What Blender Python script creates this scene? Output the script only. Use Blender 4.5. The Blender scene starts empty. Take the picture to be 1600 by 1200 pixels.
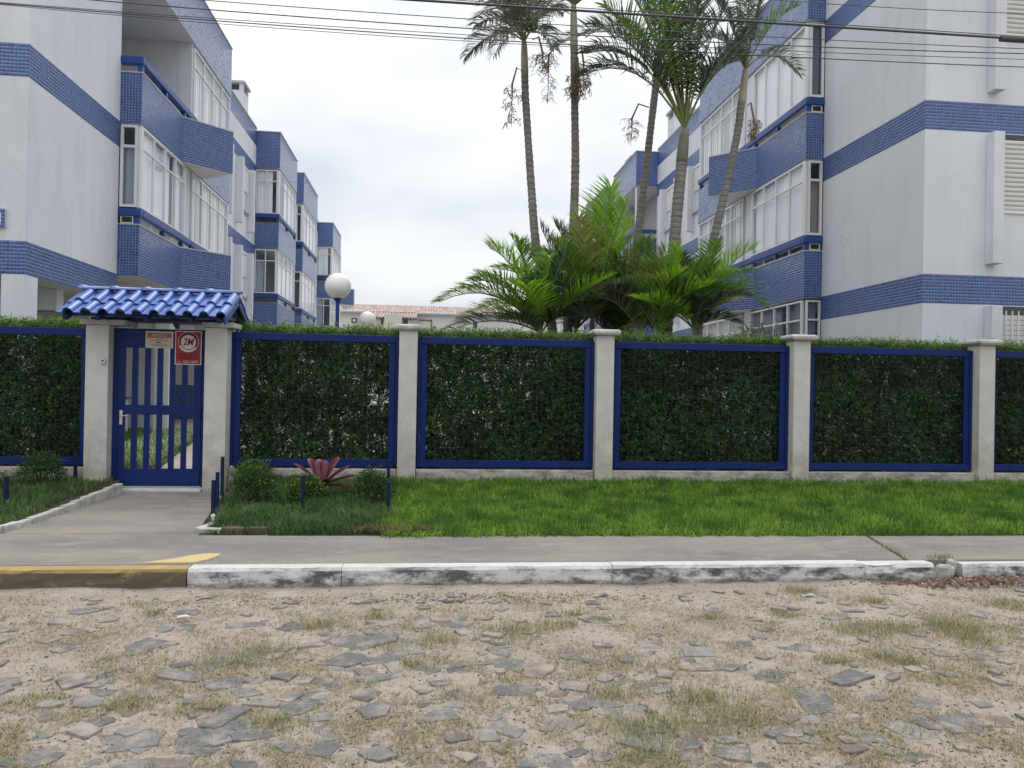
import bpy, math, random
import numpy as np
from mathutils import Vector, Matrix
R_ = math.radians
rng = np.random.default_rng(7)
random.seed(7)
S = bpy.context.scene
COL = S.collection

# ------------------------------------------------------------------ camera
FPX, EYE, YAW, PITCH, ROLL = 1202.0, 1.5, R_(6.2), R_(.31), .018
fw = np.array([math.sin(YAW) * math.cos(PITCH), math.cos(YAW) * math.cos(PITCH), math.sin(PITCH)])
r0 = np.array([math.cos(YAW), -math.sin(YAW), 0.0])
u0 = np.cross(r0, fw)
RT = r0 * math.cos(ROLL) + u0 * math.sin(ROLL)
UP = np.cross(RT, fw)
cd = bpy.data.cameras.new('camera')
cam = bpy.data.objects.new('camera', cd)
COL.objects.link(cam)
cd.sensor_width = 36
cd.lens = FPX / 1600 * 36
cd.clip_start = .05
cd.clip_end = 3000
cam.matrix_world = Matrix(((RT[0], UP[0], -fw[0], 0), (RT[1], UP[1], -fw[1], 0), (RT[2], UP[2], -fw[2], EYE), (0, 0, 0, 1)))
S.camera = cam


def P(px, py, X=None, Y=None, Z=None):
    """the place in the world that a sight line meets on a plane X, Y or Z = const (survey of the site)"""
    d = fw * FPX + RT * (px - 800) + UP * (600 - py)
    if X is not None: k = X / d[0]
    elif Y is not None: k = Y / d[1]
    else: k = (Z - EYE) / d[2]
    return Vector((d[0] * k, d[1] * k, EYE + d[2] * k))


# ------------------------------------------------------------------ world and sun (overcast daylight)
SUN_EL, SUN_AZ = R_(62), R_(18)
W = bpy.data.worlds.new('World')
S.world = W
W.use_nodes = True
nt = W.node_tree
nt.nodes.clear()


def N(nt, typ, **kw):
    n = nt.nodes.new(typ)
    for k, v in kw.items():
        if k.startswith('i_'):
            key = k[2:]
            key = int(key) if key.isdigit() else key.replace('_', ' ')
            n.inputs[key].default_value = v
        else:
            setattr(n, k, v)
    return n


def L(nt, a, b): nt.links.new(a, b)


def math_(nt, op, a, b=None, clamp=False):
    n = nt.nodes.new('ShaderNodeMath'); n.operation = op; n.use_clamp = clamp
    for i, v in enumerate((a, b)):
        if v is None: continue
        if isinstance(v, (int, float)): n.inputs[i].default_value = v
        else: L(nt, v, n.inputs[i])
    return n.outputs[0]


def mixc(nt, f, a, b, typ='MIX'):
    n = nt.nodes.new('ShaderNodeMix'); n.data_type = 'RGBA'; n.blend_type = typ
    for i, v in ((0, f), (6, a), (7, b)):
        if isinstance(v, (int, float)): n.inputs[i].default_value = v
        elif isinstance(v, tuple): n.inputs[i].default_value = (*v, 1) if len(v) == 3 else v
        else: L(nt, v, n.inputs[i])
    return n.outputs[2]


def ramp(nt, v, stops):
    n = nt.nodes.new('ShaderNodeValToRGB')
    e = n.color_ramp.elements
    while len(e) < len(stops): e.new(.5)
    for el, (p, c) in zip(e, stops):
        el.position = p
        el.color = (c, c, c, 1) if isinstance(c, (int, float)) else (*c, 1)
    L(nt, v, n.inputs[0])
    return n.outputs[0]


sky = N(nt, 'ShaderNodeTexSky', sky_type='NISHITA', sun_disc=False, sun_elevation=SUN_EL, sun_rotation=SUN_AZ)
sky.air_density = 1.2; sky.dust_density = 3
tc = N(nt, 'ShaderNodeTexCoord')
nrm = N(nt, 'ShaderNodeVectorMath', operation='NORMALIZE'); L(nt, tc.outputs['Generated'], nrm.inputs[0])
sep = N(nt, 'ShaderNodeSeparateXYZ'); L(nt, nrm.outputs[0], sep.inputs[0])
zz = math_(nt, 'MAXIMUM', sep.outputs[2], 0.0)
den = math_(nt, 'ADD', zz, .22)
cmb = N(nt, 'ShaderNodeCombineXYZ')
L(nt, math_(nt, 'DIVIDE', sep.outputs[0], den), cmb.inputs[0])
L(nt, math_(nt, 'DIVIDE', sep.outputs[1], den), cmb.inputs[1])
cmb.inputs[2].default_value = 2.3
cl = N(nt, 'ShaderNodeTexNoise', i_Scale=.85, i_Detail=4.0, i_Roughness=.5)
L(nt, cmb.outputs[0], cl.inputs['Vector'])
cmask = ramp(nt, cl.outputs[0], [(.34, 0.0), (.47, .6), (.58, 1.0)])
cloudcol = mixc(nt, cmask, (6.5, 7.2, 8.2), (11.2, 11.2, 11.2))
elev = ramp(nt, zz, [(0.0, .88), (.14, .93), (.45, 1.02), (.7, 1.5), (1.0, 1.9)])
cloudcol = mixc(nt, 1.0, cloudcol, elev, 'MULTIPLY')
# a low bank of grey-blue stratus along the horizon, right round
lowb = ramp(nt, zz, [(.03, .85), (.18, .72), (.33, 0.0)])
n2 = N(nt, 'ShaderNodeTexNoise', i_Scale=2.1, i_Detail=4.0, i_Roughness=.5); L(nt, nrm.outputs[0], n2.inputs['Vector'])
cloudcol = mixc(nt, math_(nt, 'MULTIPLY', lowb, ramp(nt, n2.outputs[0], [(.42, .25), (.56, 1.0)])), cloudcol, (5.6, 6.2, 7.1))
skymix = mixc(nt, .90, sky.outputs[0], cloudcol)
bg = N(nt, 'ShaderNodeBackground', i_Strength=.1)
L(nt, skymix, bg.inputs[0])
wo = N(nt, 'ShaderNodeOutputWorld'); L(nt, bg.outputs[0], wo.inputs[0])

sd = bpy.data.lights.new('sun', 'SUN')
sd.energy = 1.0; sd.angle = R_(28); sd.color = (1, .97, .93)
sun = bpy.data.objects.new('sun', sd); COL.objects.link(sun)
sdir = Vector((math.sin(SUN_AZ) * math.cos(SUN_EL), math.cos(SUN_AZ) * math.cos(SUN_EL), math.sin(SUN_EL)))
sun.rotation_euler = sdir.to_track_quat('Z', 'Y').to_euler()
S.view_settings.view_transform = 'Standard'
S.view_settings.look = 'None'
S.view_settings.gamma = 1
S.view_settings.exposure = .10
S.view_settings.use_curve_mapping = False
S.cycles.max_bounces = 8
S.cycles.transparent_max_bounces = 16

# ------------------------------------------------------------------ helpers


def newmat(name):
    m = bpy.data.materials.new(name); m.use_nodes = True
    t = m.node_tree
    b = t.nodes['Principled BSDF']
    return m, t, b


def plain(name, col, rough=.6, var=.12, scale=6.0, bump=0.0, bscale=60.0, spec=.4, metal=0.0, streak=False):
    m, t, b = newmat(name)
    co = N(t, 'ShaderNodeTexCoord')
    mp = N(t, 'ShaderNodeMapping'); L(t, co.outputs['Object'], mp.inputs[0])
    if streak: mp.inputs['Scale'].default_value = (3.0, 3.0, .5)
    nz = N(t, 'ShaderNodeTexNoise', i_Scale=scale, i_Detail=6.0, i_Roughness=.62); L(t, mp.outputs[0], nz.inputs['Vector'])
    f = ramp(t, nz.outputs[0], [(.3, 1 - var), (.7, 1 + var * .6)])
    L(t, mixc(t, 1.0, col, f, 'MULTIPLY'), b.inputs['Base Color'])
    b.inputs['Roughness'].default_value = rough
    b.inputs['Specular IOR Level'].default_value = spec
    b.inputs['Metallic'].default_value = metal
    if bump:
        nb = N(t, 'ShaderNodeTexNoise', i_Scale=bscale, i_Detail=4.0); L(t, co.outputs['Object'], nb.inputs['Vector'])
        bp = N(t, 'ShaderNodeBump', i_Strength=bump, i_Distance=.01); L(t, nb.outputs[0], bp.inputs['Height'])
        L(t, bp.outputs[0], b.inputs['Normal'])
    return m


def island(name, cols, rough=.5, spec=.4, transl=0.0, coat=0.0, big=None):
    """each loose piece (tile, leaf, blade, stone) takes its own colour from a ramp"""
    m, t, b = newmat(name)
    g = N(t, 'ShaderNodeNewGeometry')
    n = t.nodes.new('ShaderNodeValToRGB')
    e = n.color_ramp.elements
    while len(e) < len(cols): e.new(.5)
    for el, (p, c) in zip(e, cols): el.position = p; el.color = (*c, 1)
    L(t, g.outputs['Random Per Island'], n.inputs[0])
    c = n.outputs[0]
    if big:
        co = N(t, 'ShaderNodeTexCoord')
        nz = N(t, 'ShaderNodeTexNoise', i_Scale=big[0], i_Detail=3.0); L(t, co.outputs['Object'], nz.inputs['Vector'])
        c = mixc(t, ramp(t, nz.outputs[0], [(.40, 0.0), (.62, big[2])]), c, big[1])
    L(t, c, b.inputs['Base Color'])
    b.inputs['Roughness'].default_value = rough
    b.inputs['Specular IOR Level'].default_value = spec
    b.inputs['Coat Weight'].default_value = coat
    b.inputs['Coat Roughness'].default_value = .06
    if transl:
        out = t.nodes['Material Output']
        tr = N(t, 'ShaderNodeBsdfTranslucent'); L(t, c, tr.inputs[0])
        mx = N(t, 'ShaderNodeMixShader', i_0=transl)
        L(t, b.outputs[0], mx.inputs[1]); L(t, tr.outputs[0], mx.inputs[2]); L(t, mx.outputs[0], out.inputs[0])
    return m


class MB:
    def __init__(s): s.v = []; s.f = []
    def add(s, vs, fs):
        o = len(s.v); s.v += [tuple(v) for v in vs]; s.f += [tuple(i + o for i in f) for f in fs]
    def box(s, x0, x1, y0, y1, z0, z1):
        x0, x1 = sorted((x0, x1)); y0, y1 = sorted((y0, y1)); z0, z1 = sorted((z0, z1))
        s.add([(x0, y0, z0), (x1, y0, z0), (x1, y1, z0), (x0, y1, z0), (x0, y0, z1), (x1, y0, z1), (x1, y1, z1), (x0, y1, z1)],
              [(3, 2, 1, 0), (4, 5, 6, 7), (0, 1, 5, 4), (1, 2, 6, 5), (2, 3, 7, 6), (3, 0, 4, 7)])
    def obox(s, o, u, v, n, a0, a1, b0, b1, c0, c1):
        pts = [o + u * a + v * b + n * c for c in (c0, c1) for b in (b0, b1) for a in (a0, a1)]
        fs = [(0, 2, 3, 1), (4, 5, 7, 6), (0, 1, 5, 4), (2, 6, 7, 3), (0, 4, 6, 2), (1, 3, 7, 5)]
        if u.cross(v).dot(n) < 0: fs = [f[::-1] for f in fs]
        s.add(pts, fs)
    def prism(s, poly, z0, z1):
        n = len(poly)
        ar = sum(poly[i][0] * poly[(i + 1) % n][1] - poly[(i + 1) % n][0] * poly[i][1] for i in range(n))
        if ar < 0: poly = poly[::-1]
        vs = [(x, y, z0) for x, y in poly] + [(x, y, z1) for x, y in poly]
        s.add(vs, [tuple(range(n - 1, -1, -1)), tuple(range(n, 2 * n))] + [(i, (i + 1) % n, n + (i + 1) % n, n + i) for i in range(n)])
    def tube(s, pts, rad, k=8, cap=True):
        pts = [Vector(p) for p in pts]; n = len(pts)
        if isinstance(rad, (int, float)): rad = [rad] * n
        ref = Vector((0, 0, 1)) if abs((pts[-1] - pts[0]).normalized().z) < .9 else Vector((1, 0, 0))
        vs = []
        for i, p in enumerate(pts):
            t = (pts[min(i + 1, n - 1)] - pts[max(i - 1, 0)]).normalized()
            a = t.cross(ref).normalized(); b = a.cross(t)
            for j in range(k):
                an = 2 * math.pi * j / k
                vs.append(p + (a * math.cos(an) + b * math.sin(an)) * rad[i])
        fs = [(i * k + j, i * k + (j + 1) % k, (i + 1) * k + (j + 1) % k, (i + 1) * k + j) for i in range(n - 1) for j in range(k)]
        fs = [f[::-1] for f in fs]
        if cap: fs += [tuple(range(k)), tuple(range((n - 1) * k, n * k))[::-1]]
        s.add(vs, fs)
    def lathe(s, prof, k=24, o=(0, 0, 0)):
        vs = [(o[0] + r * math.cos(2 * math.pi * j / k), o[1] + r * math.sin(2 * math.pi * j / k), o[2] + z) for r, z in prof for j in range(k)]
        fs = [(i * k + j, i * k + (j + 1) % k, (i + 1) * k + (j + 1) % k, (i + 1) * k + j) for i in range(len(prof) - 1) for j in range(k)]
        fs += [tuple(range(k))[::-1], tuple(range((len(prof) - 1) * k, len(prof) * k))]
        s.add(vs, fs)
    def build(s, name, mat, parent=None, smooth=False, bevel=0.0):
        me = bpy.data.meshes.new(name); me.from_pydata(s.v, [], s.f)
        return link(name, me, mat, parent, smooth, bevel)


def link(name, me, mat, parent=None, smooth=False, bevel=0.0):
    if mat is not None and not me.materials: me.materials.append(mat)
    if smooth: me.polygons.foreach_set('use_smooth', [True] * len(me.polygons))
    o = bpy.data.objects.new(name, me); COL.objects.link(o)
    if parent is not None: attach(o, parent)
    if bevel:
        b = o.modifiers.new('bevel', 'BEVEL'); b.width = bevel; b.segments = 2; b.limit_method = 'ANGLE'; b.harden_normals = False
    return o


def attach(o, parent):
    o.parent = parent
    M = Matrix.Identity(4); q = parent
    while q is not None:
        M = q.matrix_basis.copy() @ M if q.parent is None else (q.matrix_parent_inverse @ q.matrix_basis) @ M
        q = q.parent
    o.matrix_parent_inverse = M.inverted()


def npmesh(name, V, F, mat, parent=None, smooth=False):
    """V (n,3), F (m,k) with one face size"""
    me = bpy.data.meshes.new(name)
    V = np.asarray(V, np.float32); F = np.asarray(F, np.int32)
    me.vertices.add(len(V)); me.vertices.foreach_set('co', V.ravel())
    me.loops.add(F.size); me.loops.foreach_set('vertex_index', F.ravel())
    me.polygons.add(len(F)); me.polygons.foreach_set('loop_start', np.arange(0, F.size, F.shape[1], dtype=np.int32))
    me.update(calc_edges=True)
    return link(name, me, mat, parent, smooth)


def tag(o, label=None, cat=None, group=None, kind=None):
    for k, v in (('label', label), ('category', cat), ('group', group), ('kind', kind)):
        if v: o[k] = v
    return o


def thing(name, label, cat, loc=(0, 0, 0), group=None, kind=None):
    o = bpy.data.objects.new(name, None); COL.objects.link(o); o.location = loc
    o.empty_display_size = .2
    return tag(o, label, cat, group, kind)


def dup(o, parent=None):
    c = o.copy(); COL.objects.link(c)
    if parent is not None: c.parent = parent
    for ch in list(o.children): dup(ch, c)
    return c


V3 = Vector
ZV = V3((0, 0, 1))

# ------------------------------------------------------------------ materials
def stucco_mat():
    m, t, b = newmat('white_stucco')
    g = N(t, 'ShaderNodeNewGeometry')
    def nz(sc, sv, de=6.0, ro=.6):
        q = N(t, 'ShaderNodeMapping'); q.inputs['Scale'].default_value = sv; L(t, g.outputs['Position'], q.inputs[0])
        n = N(t, 'ShaderNodeTexNoise', i_Scale=sc, i_Detail=de, i_Roughness=ro); L(t, q.outputs[0], n.inputs['Vector']); return n.outputs[0]
    c = mixc(t, ramp(t, nz(.55, (1, 1, 1)), [(.35, 0.0), (.65, 1.0)]), (.70, .722, .765), (.63, .652, .70))
    c = mixc(t, ramp(t, nz(2.6, (1.6, 1.6, .22), 8, .7), [(.50, 0.0), (.78, .55)]), c, (.50, .51, .53))
    c = mixc(t, ramp(t, nz(1.3, (1, 1, .8), 9, .72), [(.58, 0.0), (.74, .5)]), c, (.52, .525, .53))
    wv = N(t, 'ShaderNodeTexVoronoi', feature='DISTANCE_TO_EDGE', i_Scale=.33, i_Randomness=1.0)
    wn = N(t, 'ShaderNodeTexNoise', i_Scale=2.5, i_Detail=6.0); L(t, g.outputs['Position'], wn.inputs['Vector'])
    va = N(t, 'ShaderNodeVectorMath', operation='ADD'); L(t, g.outputs['Position'], va.inputs[0]); L(t, wn.outputs[1], va.inputs[1]); L(t, va.outputs[0], wv.inputs['Vector'])
    crack = math_(t, 'MULTIPLY', ramp(t, wv.outputs[0], [(.0, 1.0), (.006, 0.0)]), ramp(t, nz(.5, (1, 1, 1)), [(.56, 0.0), (.64, .30)]))
    c = mixc(t, crack, c, (.36, .36, .36))
    L(t, c, b.inputs['Base Color']); b.inputs['Roughness'].default_value = .88; b.inputs['Specular IOR Level'].default_value = .15
    bp = N(t, 'ShaderNodeBump', i_Strength=.35, i_Distance=.01); L(t, nz(70, (1, 1, 1), 4), bp.inputs['Height']); L(t, bp.outputs[0], b.inputs['Normal'])
    return m


M = {}
M['stucco'] = stucco_mat()
M['soffit'] = plain('soffit_paint', (.66, .67, .69), .8, .08, 2, .2, 60, .2)
M['tile'] = island('blue_mosaic', [(0, (.010, .024, .10)), (.06, (.015, .048, .19)), (.5, (.023, .078, .262)), (.92, (.031, .096, .30)), (1, (.050, .122, .36))], .10, .5, 0, .8)
M['grout'] = plain('tile_grout', (.15, .22, .40), .7, .1, 20)
M['fartile'] = M['tile']
M['rail'] = plain('blue_enamel', (.013, .056, .25), .42, .12, 5, .05, 30, .5)
M['navy'] = plain('dark_blue_metal', (.0052, .021, .125), .5, .18, 4, .06, 40, .22)
M['alu'] = plain('white_aluminium', (.72, .74, .76), .4, .05, 5, 0, 0, .5)
M['curtain'] = plain('white_curtain', (.86, .88, .90), .85, .04, 2, 0, 0, .1)
M['blind'] = plain('grey_blind', (.34, .40, .47), .8, .05, 2)
M['slateblind'] = plain('slate_blind', (.13, .155, .20), .7, .05, 2)
M['brownblind'] = plain('taupe_blind', (.27, .24, .225), .7, .05, 2)
M['dark'] = plain('dark_interior', (.08, .09, .10), .8, .2, 2)
M['room'] = plain('room_wall', (.45, .45, .44), .9, .1, 1)
M['conc'] = plain('white_painted_concrete', (.56, .55, .52), .8, .16, 2.2, .4, 70, .25, streak=True)
M['sill'] = plain('grey_stone', (.42, .42, .42), .6, .1, 8)
M['shutter'] = plain('roller_shutter', (.66, .65, .63), .5, .06, 3)


def glassmat():
    m, t, b = newmat('window_glass')
    out = t.nodes['Material Output']
    gl = N(t, 'ShaderNodeBsdfGlossy', i_Roughness=.03); gl.inputs[0].default_value = (.95, .97, 1, 1)
    tr = N(t, 'ShaderNodeBsdfTransparent'); tr.inputs[0].default_value = (.98, .985, .99, 1)
    fr = N(t, 'ShaderNodeFresnel', i_IOR=1.5); gg = N(t, 'ShaderNodeNewGeometry')
    mx = N(t, 'ShaderNodeMixShader')
    L(t, math_(t, 'MULTIPLY', fr.outputs[0], math_(t, 'SUBTRACT', 1.0, gg.outputs['Backfacing'])), mx.inputs[0]); L(t, tr.outputs[0], mx.inputs[1]); L(t, gl.outputs[0], mx.inputs[2])
    L(t, mx.outputs[0], out.inputs[0])
    return m


M['glass'] = glassmat()


def low_wall_mat():
    m, t, b = newmat('stained_wall_paint')
    co = N(t, 'ShaderNodeTexCoord')
    mp = N(t, 'ShaderNodeMapping'); mp.inputs['Scale'].default_value = (2.2, 2.2, 5); L(t, co.outputs['Object'], mp.inputs[0])
    nz = N(t, 'ShaderNodeTexNoise', i_Scale=2.4, i_Detail=8.0, i_Roughness=.7); L(t, mp.outputs[0], nz.inputs['Vector'])
    L(t, mixc(t, ramp(t, nz.outputs[0], [(.42, 0.0), (.62, .85)]), (.47, .44, .39), (.17, .16, .145)), b.inputs['Base Color'])
    b.inputs['Roughness'].default_value = .9
    bp = N(t, 'ShaderNodeBump', i_Strength=.4, i_Distance=.01); L(t, nz.outputs[0], bp.inputs['Height']); L(t, bp.outputs[0], b.inputs['Normal'])
    return m


M['lowwall'] = low_wall_mat()

# ------------------------------------------------------------------ ground
def gz(y):
    """height of the verge outside the fence, which rises gently to the wall"""
    return np.interp(y, [7.0, 10.1], [.165, .285])


def sand_mat():
    m, t, b = newmat('sandy_road')
    co = N(t, 'ShaderNodeTexCoord')
    def nz(sc, de=6.0, ro=.6):
        n = N(t, 'ShaderNodeTexNoise', i_Scale=sc, i_Detail=de, i_Roughness=ro); L(t, co.outputs['Object'], n.inputs['Vector']); return n.outputs[0]
    c = mixc(t, ramp(t, nz(1.3), [(.35, 0.0), (.65, 1.0)]), (.455, .385, .33), (.39, .335, .285))
    c = mixc(t, ramp(t, nz(3.1, 8, .7), [(.5, 0.0), (.66, .7)]), c, (.31, .255, .185))
    c = mixc(t, ramp(t, nz(26, 8, .75), [(.44, 0.0), (.70, .7)]), c, (.18, .155, .13))
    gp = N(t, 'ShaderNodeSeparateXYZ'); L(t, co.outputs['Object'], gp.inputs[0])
    near = ramp(t, math_(t, 'MULTIPLY', gp.outputs[1], .1), [(.535, 0.0), (.575, .8), (.592, 1.0)])  # brown dirt along the kerb foot, its dark tone also painting in contact shade
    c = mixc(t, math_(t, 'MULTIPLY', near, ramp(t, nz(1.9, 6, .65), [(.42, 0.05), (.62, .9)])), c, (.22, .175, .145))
    c = mixc(t, ramp(t, nz(90, 3, .7), [(.52, 0.0), (.7, .55)]), c, (.55, .49, .42))
    L(t, c, b.inputs['Base Color'])
    b.inputs['Roughness'].default_value = .95; b.inputs['Specular IOR Level'].default_value = .1
    bp = N(t, 'ShaderNodeBump', i_Strength=.9, i_Distance=.015); L(t, nz(38, 8, .75), bp.inputs['Height']); L(t, bp.outputs[0], b.inputs['Normal'])
    return m


def grid_mesh(name, x0, x1, y0, y1, nx, ny, zf, mat, smooth=True):
    xs = np.linspace(x0, x1, nx + 1); ys = np.linspace(y0, y1, ny + 1)
    X, Y = np.meshgrid(xs, ys)
    V = np.stack([X.ravel(), Y.ravel(), zf(X, Y).ravel()], 1)
    i = np.arange(nx * ny); r, c = i // nx, i % nx; a = r * (nx + 1) + c
    return npmesh(name, V, np.stack([a, a + 1, a + nx + 2, a + nx + 1], 1), mat, None, smooth)


def wob(x, y, s=1.0, seed=0):
    return (np.sin(x * 1.7 * s + seed) * np.cos(y * 2.3 * s + seed * 2) + np.sin(x * 4.1 * s + y * 3.3 * s + seed * 3) * .5 + np.sin(x * 9.3 * s - y * 7.7 * s) * .25) / 1.75


def road_z(x, y): return .012 * wob(np.asarray(x), np.asarray(y), 1.3, 1.0) + .006 * wob(np.asarray(x), np.asarray(y), 5, 4) + .004 * wob(np.asarray(x), np.asarray(y), 11, 9)


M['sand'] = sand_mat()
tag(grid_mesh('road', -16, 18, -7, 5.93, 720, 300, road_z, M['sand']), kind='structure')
tag(grid_mesh('ground', -600, 600, -500, 700, 4, 4, lambda x, y: x * 0 - .09, plain('earth', (.30, .26, .2), .95, .2, .2)), kind='structure')


def paving_mat():
    m, t, b = newmat('worn_concrete')
    co = N(t, 'ShaderNodeTexCoord')
    def nz(sc, de=6.0, ro=.6, mp=None):
        n = N(t, 'ShaderNodeTexNoise', i_Scale=sc, i_Detail=de, i_Roughness=ro)
        if mp:
            q = N(t, 'ShaderNodeMapping'); q.inputs['Scale'].default_value = mp; L(t, co.outputs['Object'], q.inputs[0]); L(t, q.outputs[0], n.inputs['Vector'])
        else: L(t, co.outputs['Object'], n.inputs['Vector'])
        return n.outputs[0]
    c = mixc(t, ramp(t, nz(.9, 5, .6, (.7, 1.6, 1)), [(.40, 0.0), (.58, 1.0)]), (.265, .238, .21), (.18, .172, .166))
    c = mixc(t, ramp(t, nz(2.6, 7, .65, (1, 2.2, 1)), [(.52, 0.0), (.68, .6)]), c, (.37, .315, .26))
    c = mixc(t, ramp(t, nz(1.7, 7, .7, (1.2, 1.5, 1)), [(.56, 0.0), (.70, .55)]), c, (.125, .12, .115))
    c = mixc(t, ramp(t, nz(120, 4, .8), [(.45, 0.0), (.75, .5)]), c, (.36, .34, .31))
    c = mixc(t, ramp(t, nz(75, 5, .8), [(.50, 0.0), (.75, .6)]), c, (.09, .085, .08))
    L(t, c, b.inputs['Base Color'])
    b.inputs['Roughness'].default_value = .9; b.inputs['Specular IOR Level'].default_value = .2
    bp = N(t, 'ShaderNodeBump', i_Strength=.5, i_Distance=.008); L(t, nz(80, 6, .75), bp.inputs['Height']); L(t, bp.outputs[0], b.inputs['Normal'])
    return m


M['paving'] = paving_mat()
# pavement: two cast slabs with an open crack between them at the right, and the slab in front of the gate
mb = MB(); mb.prism([(-16, 6.0), (3.95, 6.0), (4.22, 7.02), (3.2, 7.05), (-1.4, 7.1), (-1.42, 7.22), (-16, 7.22)], -.05, .139)
tag(mb.build('pavement', M['paving'], bevel=.008), kind='structure')
mb = MB(); mb.prism([(3.985, 6.0), (18, 6.0), (18, 6.98), (4.255, 7.02)], -.05, .137)
tag(mb.build('pavement', M['paving'], bevel=.008), kind='structure')
mb = MB(); mb.prism([(-3.70, 7.23), (-2.06, 7.23), (-2.50, 9.93), (-3.70, 9.93)], -.05, .1405)
tag(mb.build('path', M['paving'], bevel=.006), kind='structure')
mb = MB(); mb.box(-4.0, -2.8, 9.935, 10.3, -.05, .172)
tag(mb.build('threshold', M['conc'], bevel=.012), kind='structure')


def verge(name, poly_x0, poly_x1, y0, y1, col):
    return tag(grid_mesh(name, poly_x0, poly_x1, y0, y1, 60, 20, lambda x, y: gz(y) - .03 + .012 * wob(x, y, 2, 2), plain('topsoil', col, .95, .3, 9, .5, 40)), kind='structure')


verge('soil', -.36, 16, 7.04, 10.2, (.060, .075, .022))
verge('soil', -2.02, -.37, 7.12, 10.2, (.045, .042, .025))
verge('soil', -16, -3.78, 7.25, 10.2, (.045, .042, .025))
# yard inside the fence
M['yard'] = plain('pale_yard_paving', (.40, .36, .31), .9, .16, .9, .3, 40)
tag(grid_mesh('yard', -40, 40, 10.32, 80, 8, 8, lambda x, y: x * 0 + .13, M['yard']), kind='structure')
mb = MB(); mb.prism([(-12, 10.4), (-3.72, 10.4), (-3.96, 11.5), (-5.4, 18.6), (-6.3, 22.8), (-12, 22.8)], .0, .17)
tag(mb.build('lawn', plain('inner_soil', (.08, .085, .03), .95, .3, 5, .4, 30)), kind='structure')
mb = MB(); mb.prism([(-3.70, 10.31), (-2.2, 10.31), (-2.4, 12.0), (-3.7, 18.6), (-4.5, 23.0), (-6.2, 23.0), (-5.3, 18.6), (-3.9, 11.6)], .0, .185)
tag(mb.build('path', plain('garden_path_concrete', (.40, .35, .30), .9, .14, 1.2, .3, 50)), kind='structure')
mb = MB(); mb.prism([(.8, 11.5), (7.6, 11.5), (7.6, 17.5), (.8, 17.5)], .0, .2)
tag(mb.build('soil', plain('palm_bed_soil', (.06, .05, .03), .95, .3, 5, .4, 30)), kind='structure')

# ------------------------------------------------------------------ kerb
def kerb_mat(name, paint, worn, lo, hi, top):
    m, t, b = newmat(name)
    co = N(t, 'ShaderNodeTexCoord')
    mp = N(t, 'ShaderNodeMapping'); mp.inputs['Scale'].default_value = (1.0, 1.0, 2.2); L(t, co.outputs['Object'], mp.inputs[0])
    nz = N(t, 'ShaderNodeTexNoise', i_Scale=2.9, i_Detail=11.0, i_Roughness=.74, i_Distortion=.15); L(t, mp.outputs[0], nz.inputs['Vector'])
    n2 = N(t, 'ShaderNodeTexNoise', i_Scale=24.0, i_Detail=6.0, i_Roughness=.7); L(t, co.outputs['Object'], n2.inputs['Vector'])
    base = mixc(t, n2.outputs[0], tuple(c * .72 for c in paint), tuple(min(c * 1.12, .85) for c in paint))
    g = N(t, 'ShaderNodeNewGeometry'); sp = N(t, 'ShaderNodeSeparateXYZ'); L(t, g.outputs['Normal'], sp.inputs[0])
    side = ramp(t, sp.outputs[2], [(.35, 1.0), (.75, top)])
    k = math_(t, 'MULTIPLY', ramp(t, nz.outputs[0], [(lo, 0.0), (hi, .95)]), side)
    c = mixc(t, k, base, worn)
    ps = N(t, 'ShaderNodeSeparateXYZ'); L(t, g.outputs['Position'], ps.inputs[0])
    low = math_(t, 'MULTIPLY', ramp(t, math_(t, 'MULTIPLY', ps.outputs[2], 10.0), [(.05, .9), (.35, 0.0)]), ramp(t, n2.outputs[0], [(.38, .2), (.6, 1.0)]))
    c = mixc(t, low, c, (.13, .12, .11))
    L(t, c, b.inputs['Base Color']); b.inputs['Roughness'].default_value = .85
    bp = N(t, 'ShaderNodeBump', i_Strength=.5, i_Distance=.01); L(t, n2.outputs[0], bp.inputs['Height']); L(t, bp.outputs[0], b.inputs['Normal'])
    return m


M['kerbw'] = kerb_mat('whitewashed_kerb', (.62, .62, .61), (.08, .075, .07), .455, .57, .12)
M['kerby'] = kerb_mat('yellow_kerb_paint', (.55, .37, .12), (.085, .074, .056), .33, .47, .35)


def kerb_stone(x0, x1, zt, mat, y0=5.85, y1=6.0, rot=0.0, name='kerb_stone', jag=.006):
    nx = max(2, int((x1 - x0) / .07)); prof = [(y0 + .004, -.06), (y0, .03), (y0 + .004, zt * .5), (y0 + .006, zt - .022), (y0 + .022, zt), (y1, zt - .001), (y1, -.06)]
    V = []
    for i in range(nx + 1):
        x = x0 + (x1 - x0) * i / nx
        for j, (y, z) in enumerate(prof):
            dz = jag * wob(np.array(x), np.array(j * 1.7), 4, 2) if 1 <= j <= 4 else 0
            V.append((x, y + dz + .02 * rot * i / nx, z + (dz * .6 if j > 2 else 0)))
    k = len(prof); F = []
    for i in range(nx):
        for j in range(k - 1): F.append((i * k + j, (i + 1) * k + j, (i + 1) * k + j + 1, i * k + j + 1))
    mb = MB(); mb.add(V, F + [tuple(range(k - 1, -1, -1)), tuple(range(nx * k, nx * k + k))])
    return mb.build(name, mat, kerb)


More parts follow.
